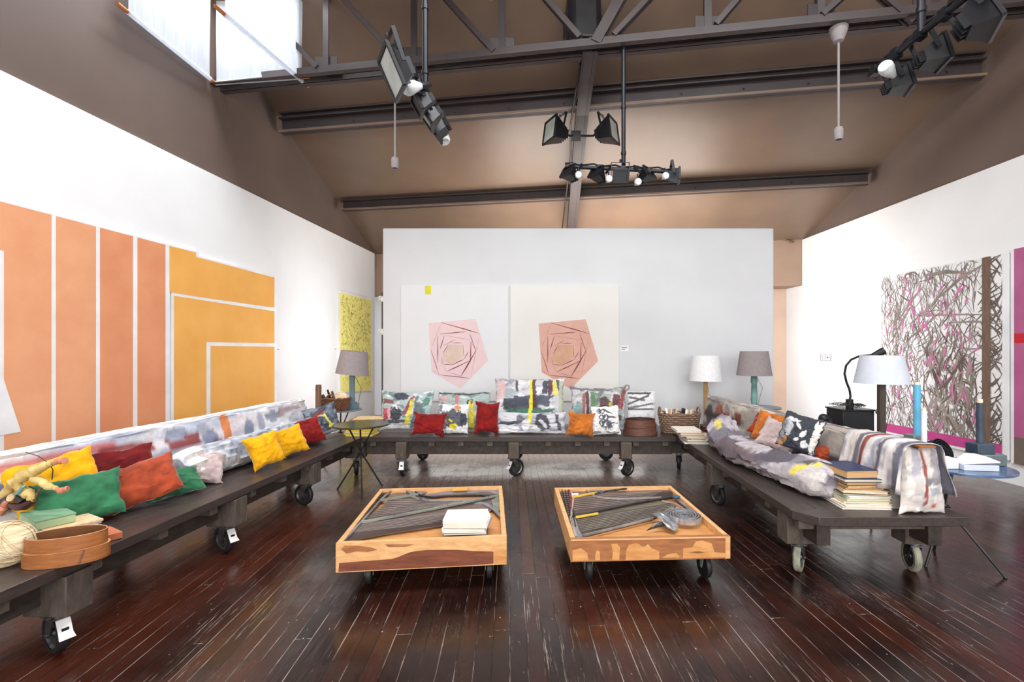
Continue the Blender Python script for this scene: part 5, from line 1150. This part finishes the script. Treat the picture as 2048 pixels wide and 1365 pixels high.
# ================================================================ piano-frame coffee tables
def ptable(label, corners, zt_, zbot, fmat, lowband, zoom, wheel_pts, spec):
    nl, nr, fl, fr = [Vector((p[0], p[1], 0)) for p in corners]
    c = (nl+nr+fl+fr)/4; t = thing('coffee_table', label, 'coffee table', (c.x, c.y, 0)); th = .03
    def board(nm, a, b, m_, inw, z1=None, polys=None, mats=None):
        z1 = zt_ if z1 is None else z1; m1 = MB(); n = (b-a).cross(Vector((0,0,1))).normalized()
        if n.dot(c-a) < 0: n = -n
        m1.prism([a+Vector((0,0,zbot)), b+Vector((0,0,zbot)), b+Vector((0,0,z1)), a+Vector((0,0,z1))], n*th)
        if polys:
            for mi, pts in polys: m1.m(mi).poly([a.lerp(b, u)+Vector((0,0,zbot+(z1-zbot)*v))-n*.0012 for u, v in pts])
        return m1.build(nm, mats or M[m_], t, world=True)
    board('front_board', nl, nr, fmat, 1, polys=spec['front'], mats=[M[fmat]]+[M[k] for k in spec['fm']])
    board('back_board', fl, fr, 'wood_pale', 1, z1=zt_+.0)
    board('side_board', nl, fl, 'wood_pale', 1, z1=zt_-.002); board('side_board', nr, fr, 'wood_pale', 1, z1=zt_-.002)
    m1 = MB(); zs = zt_-.045; m1.prism([q+Vector((0,0,zs)) for q in (nl, nr, fr, fl)], (0,0,-.02))
    nv_ = len(m1.v)
    for i in range(nv_): m1.v[i] = Vector((c.x+(m1.v[i].x-c.x)*.95, c.y+(m1.v[i].y-c.y)*.95, m1.v[i].z))
    m1.build('soundboard', M['wood_orange'], t, world=True)
    def Z(zx, zy, z): return G(zoom[0]+zx*.20508, zoom[1]+zy*.20508, z)
    zf = zt_-.02
    for nm, m_, pts, dz in spec['flats']:
        m1 = MB(); m1.prism([Z(x, y, zf+dz) for x, y in pts], (0,0,-.008)); m1.build(nm, M[m_], t, world=True)
    for nm, m_, pts, w, dz in spec['bars']:
        m1 = MB(); P_ = [Z(x, y, zf+dz) for x, y in pts]
        for a, b in zip(P_, P_[1:]): m1.bar(a, b+(b-a).normalized()*w*.3, w, .012)
        m1.build(nm, M[m_], t, world=True)
    # strings: thin wires between two edges
    for (a0, a1, b0, b1, n, m_, dz) in spec['strings']:
        m1 = MB()
        for i in range(n):
            f = i/(n-1); a = Z(a0[0]+(a1[0]-a0[0])*f, a0[1]+(a1[1]-a0[1])*f, zf+dz); b = Z(b0[0]+(b1[0]-b0[0])*f, b0[1]+(b1[1]-b0[1])*f, zf+dz); m1.bar(a, b, .0022, .0018)
        o = m1.build('string_set', M[m_], t, world=True); o['kind'] = 'stuff'
    m1 = MB()
    for (x0, y0, x1, y1, n, rows) in spec['pins']:
        for r_ in range(rows):
            for i in range(n):
                f = i/(n-1); p = Z(x0+(x1-x0)*f+r_*spec['pr'][0], y0+(y1-y0)*f+r_*spec['pr'][1], zf); m1.cyl(p, p+Vector((0,0,.018)), .003, n=6)
    o = m1.build('tuning_pins', M['pins'], t, world=True); o['kind'] = 'stuff'
    for (x, y, yaw) in wheel_pts: 
        q = Vector((x, y, 0)); A = T(-c.x, -c.y, 0) @ T(q)
        f = MB(A @ RZ(yaw)); r = zbot*.42; f.box((0,0,zbot-.004), (.08,.07,.008))
        for s in (-1, 1): f.prism([(s*.022,-.025,zbot-.008),(s*.022,.025,zbot-.008),(s*.022,.03,r-.01),(s*.022,.008,r-.01)], (s*.004,0,0))
        fo = f.build('caster', M['metal_green'], t)
        f = MB(A @ RZ(yaw) @ T(0,.02,r) @ RY(90)); f.lathe([(0,-.014),(r*.7,-.014),(r*.95,-.016),(r,-.008),(r,.008),(r*.95,.016),(r*.7,.014),(0,.014)], n=24); f.build('wheel', M['rubber'] if yaw else M['metal_green'], fo)
    return t, Z, zs, zf
s1 = dict(fm=['wood_red','wood_orange','wood_pale','wood_veneer'],
  front=[(1, [(.015,.03),(.80,.03),(.92,.05),(.92,.48),(.80,.53),(.70,.60),(.62,.62),(.52,.64),(.46,.62),(.42,.58),(.36,.45),(.32,.38),(.18,.36),(.02,.33)]), (2, [(.925,.03),(1,.03),(1,.52),(.925,.5)]), (4, [(.05,.92),(.12,.90),(.20,.82),(.24,.72),(.18,.66),(.12,.70),(.06,.64),(.03,.8)]), (4, [(.28,.9),(.45,.86),(.40,.78),(.30,.8)])],
  flats=[('string_bed', 'strings', [(235,700),(420,500),(640,330),(700,240),(830,200),(960,255),(1150,300),(1500,300),(1700,250),(1760,300),(1660,405),(1480,450),(1180,545),(660,620)], -.006),
         ('iron_plate', 'frame_grey', [(1480,325),(1580,330),(1680,385),(1775,482),(1800,470),(1720,380),(1640,330),(1560,310)], .002),
         ('iron_plate', 'frame_green', [(1670,300),(1750,250),(1790,265),(1800,385),(1700,400)], .003),
         ('pin_block', 'pins', [(165,712),(215,715),(400,510),(600,310),(700,205),(610,200),(480,320),(300,540)], -.002),
         ('iron_plate', 'frame_grey', [(780,195),(1000,190),(1040,215),(960,250),(860,215)], .001),
         ('iron_plate', 'frame_grey', [(980,250),(1280,205),(1760,200),(1770,235),(1680,240),(1250,245),(1000,275)], -.001)],
  bars=[('frame_rib', 'frame_green', [(400,512),(720,455),(1240,355),(1740,250)], .022, .008), ('frame_rib', 'frame_green', [(590,300),(950,240)], .026, .008), ('frame_rib', 'frame_grey', [(215,715),(400,515),(590,300),(700,200)], .014, .006),
        ('hitch_rail', 'string_light', [(870,255),(960,285),(1060,300),(1300,300),(1520,290)], .006, .006), ('frame_rib', 'iron', [(930,215),(980,255),(1100,270),(1400,255),(1560,250),(1650,270)], .008, .008), ('frame_rib', 'frame_grey', [(830,195),(930,270),(1040,310)], .012, .006), ('yellow_wood_block', 'amber', [(1290,195),(1425,190)], .035, .02)],
  strings=[((250,690),(410,525),(1180,535),(1640,400),17,'string_dark',.001), ((420,500),(640,330),(1500,330),(1740,270),15,'string_dark',.0015), ((450,470),(690,290),(1300,330),(1500,300),9,'string_light',.0025), ((330,610),(410,525),(1100,520),(1600,380),8,'string_light',.0025), ((1000,262),(1040,285),(1660,215),(1720,240),5,'string_dark',.004)],
  pins=[(205,690,600,250,34,3)], pr=(10,6))
T1, Z1, zs1, zf1 = ptable('coffee table from a piano frame with dark reddish front board and paper pile', [(-1.235,2.79),(-.24,2.90),(-1.36,3.90),(-.37,3.99)], .32, .148, 'wood_pale', 1, (640,940),
   [(-1.10,2.95,12), (-.36,3.02,8), (-1.22,3.8,0), (-.45,3.86,0)], s1)
s2 = dict(fm=['wood_orange','wood_pale','wood_veneer'],
  front=[(1, [(.01,.05),(.11,.05),(.10,.4),(.06,.62),(.01,.5)]), (1, [(.15,.06),(.18,.06),(.18,.45),(.16,.52),(.15,.3)]), (1, [(.255,.05),(.30,.05),(.305,.6),(.285,.78),(.25,.76),(.26,.4)]), (1, [(.34,.03),(.55,.03),(.55,.4),(.50,.55),(.48,.72),(.45,.6),(.42,.75),(.40,.78),(.36,.72),(.34,.4)]),
         (1, [(.70,.06),(.99,.06),(.97,.25),(.9,.3),(.88,.7),(.82,.84),(.78,.8),(.76,.55),(.70,.5)]), (2, [(.74,.32),(.80,.38),(.84,.3),(.79,.26)]), (1, [(.57,.1),(.68,.1),(.66,.3),(.60,.25)]), (2, [(.0,.93),(1,.93),(1,1),(0,1)])],
  flats=[('string_bed', 'strings', [(330,390),(350,250),(300,185),(560,180),(640,205),(1280,190),(1370,250),(900,340),(340,450)], -.006),
         ('string_bed', 'strings_gold', [(345,460),(900,335),(1190,300),(1330,330),(1300,380),(1100,470),(420,640),(380,600)], -.005),
         ('pin_block', 'pins', [(190,185),(300,185),(320,290),(330,430),(300,600),(330,660),(290,640),(240,430)], -.003),
         ('iron_plate', 'frame_grey', [(300,470),(340,460),(380,590),(420,650),(380,670),(330,660),(310,560)], .002),
         ('iron_plate', 'frame_grey', [(1310,250),(1370,255),(1460,330),(1610,450),(1590,465),(1430,370),(1330,290)], .003),
         ('iron_plate', 'frame_grey', [(430,180),(560,178),(610,205),(500,210)], .001)],
  bars=[('frame_rib', 'iron', [(340,455),(620,395),(900,335),(1380,248)], .018, .008), ('frame_rib', 'frame_grey', [(420,645),(780,555),(1100,475)], .012, .006), ('frame_rib', 'string_light', [(295,180),(325,290),(310,410),(300,480),(320,560),(350,655)], .014, .008), ('felt_strip', 'felt_red', [(285,185),(300,280),(312,370)], .022, .006),
        ('frame_rib', 'metal', [(540,235),(640,212),(840,185)], .012, .012), ('yellow_stick', 'brass', [(320,268),(480,235),(560,225)], .012, .012), ('felt_strip', 'felt_blue', [(555,218),(600,215)], .03, .016), ('felt_strip', 'felt_blue', [(1300,268),(1345,262)], .035, .016), ('white_peg', 'white_plastic', [(310,240),(370,238)], .012, .018), ('yellow_stick', 'brass', [(350,465),(460,445),(560,428)], .014, .01),
        ('hitch_rail', 'string_light', [(440,190),(520,255),(640,280),(860,285),(1180,270)], .006, .006), ('hitch_rail', 'string_light', [(1190,305),(1290,325),(1380,370),(1420,400)], .007, .006)],
  strings=[((350,480),(400,625),(1310,320),(1110,470),20,'string_dark',.002), ((360,490),(395,600),(1290,340),(1120,460),8,'string_light',.003), ((335,440),(330,290),(1300,262),(1290,205),16,'string_dark',.001), ((330,390),(340,250),(1000,310),(1180,215),8,'string_light',.003), ((200,200),(270,430),(300,200),(320,420),12,'string_light',.006)],
  pins=[(215,200,290,560,26,3)], pr=(28,0))
T2, Z2, zs2, zf2 = ptable('coffee table from a piano frame with chipped veneer front and a metal coil on it', [(.149,2.85),(1.125,2.90),(.07,3.93),(1.048,3.99)], .32, .184, 'wood_veneer', 0, (1080,940),
   [(.27,3.0,5), (1.02,3.03,10), (.2,3.8,0), (.95,3.86,0)], s2)
# paper pile on the first table
p = Z1(1410, 655, zf1); z = zf1+.006; rnd = random.Random(8)
lab2 = ['patterned booklet at the bottom of the white paper pile', 'white booklet second from the bottom of the white paper pile', 'white booklet third from the bottom of the white paper pile', 'thin grey edged booklet midway up the white paper pile', 'white booklet fifth from the bottom of the white paper pile', 'white folded plan sixth in the white paper pile', 'white brochure just under the large white sheet']
for i in range(7):
    h_ = [.014,.012,.012,.006,.013,.012,.009][i]; book(lab2[i], (p.x+rnd.uniform(-.008,.008), p.y+.105, z), .272, .20, h_, rnd.uniform(-4,4), ['black_cover','white_cover','white_cover','grey_cover','white_cover','white_cover','white_cover'][i], 'paper_edge' if i else 'white_cover', name='booklet', cat='booklet'); z += h_+.0006
mb = MB(T(p.x-.012, p.y+.13, z) @ RZ(3)); mb.box((0,0,.003), (.268,.20,.006)); tag(mb.build('white_sheet', M['white_cover']), 'large blank white card on top of the paper pile', 'card')
# things on the second table
p = Z2(1410, 500, zf2+.0); spiral('flat coil of grey metal strip on the second coffee table', T(p.x, p.y+.02, zf2+.002), .012, .125, 6.5, .036, M['grey_plastic'], wob=.004)
p = Z2(1220, 520, zf2)
t = thing('folded_metal_sheet', 'crumpled translucent grey sheet lying beside the metal coil', 'metal sheet', (p.x, p.y, zf2))
def zz2(x, y, h): return Z2(x, y, zf2+h)
m1 = MB(); n0 = [zz2(1100,430,.035), zz2(1160,405,.05), zz2(1240,410,.05), zz2(1260,460,.03), zz2(1350,550,.012), zz2(1320,600,.004), zz2(1240,560,.02), zz2(1200,510,.045)]
m1.poly(n0); m1.build('upper_fold', M['grey_plastic'], t, world=True)
m1 = MB(); m1.poly([zz2(1030,600,.004), zz2(1140,510,.04), zz2(1200,510,.044), zz2(1250,540,.018), zz2(1110,575,.004)]); m1.build('lower_fold', M['metal'], t, world=True)
for o in t.children: o.modifiers.new('thick', 'SOLIDIFY').thickness = .0015
# ================================================================ light
def area(name, loc, rot, sx, sy, e, col=(1,1,1)):
    l = bpy.data.lights.new(name, 'AREA'); l.shape = 'RECTANGLE'; l.size = sx; l.size_y = sy; l.energy = e; l.color = col
    o = bpy.data.objects.new(name, l); COL.objects.link(o); o.location = loc; o.rotation_euler = [R(a) for a in rot]; return o
area('added_light_behind_camera', (.5, -4.0, 2.6), (80, 0, 0), 8, 3.4, 420, (1, .985, .96))  # unseen lamp added before the solid wall, standing in for assumed windows
area('added_light_overhead', (.8, 1.6, 6.0), (0, 0, 0), 5, 2.0, 300, (.97, .985, 1))  # unseen lamp added under the closed roof, in place of assumed skylights
c = RT(-4.17, 4.3, 6.5); area('roof_light_blinds', (c.x, c.y, 6.9), (0, 0, 0), 1.3, 1.3, 260, (.93, .97, 1))
area('fill_light_behind_cart', (-.3, 6.74, .42), (-35, 0, 0), 3.4, .2, 15, (1, .95, .9))  # added fill hidden behind the cart, lifts the floor beneath it
area('assumed_hall_uplight', (.9, 8.1, 2.3), (180, 0, 0), 4.2, 1.0, 130, (1, .92, .84))  # assumed lamp, hidden behind the partition, to light the ceiling above it
area('side_wall_fill_near', (3.25, 7.75, 1.6), (0, -90, 0), 2.4, 1.0, 42, (1, 1, 1))  # fill added out of sight behind the partition to whiten the right wall
area('side_wall_fill_far', (-2.3, 7.75, 1.6), (0, 90, 0), 2.4, 1.0, 22, (1, 1, 1))  # matching added fill, unseen, for the left wall
w = bpy.data.worlds.new('world'); SC.world = w; w.use_nodes = True
w.node_tree.nodes['Background'].inputs[0].default_value = (.9, .95, 1, 1); w.node_tree.nodes['Background'].inputs[1].default_value = 1.0
cam = bpy.data.cameras.new('camera'); co = bpy.data.objects.new('camera', cam); COL.objects.link(co)
co.location = (0, 0, H); co.rotation_euler = (R(90), 0, 0)
cam.sensor_width = 36; cam.lens = 36*F/2048; cam.shift_x = -(CX-1024)/2048; cam.shift_y = (CY-682.5)/2048
cam.clip_start = .05; SC.camera = co
SC.view_settings.view_transform = 'Standard'; SC.view_settings.look = 'None'; SC.view_settings.exposure = 0.45
SC.cycles.max_bounces = 6; SC.cycles.diffuse_bounces = 4; SC.cycles.use_denoising = True
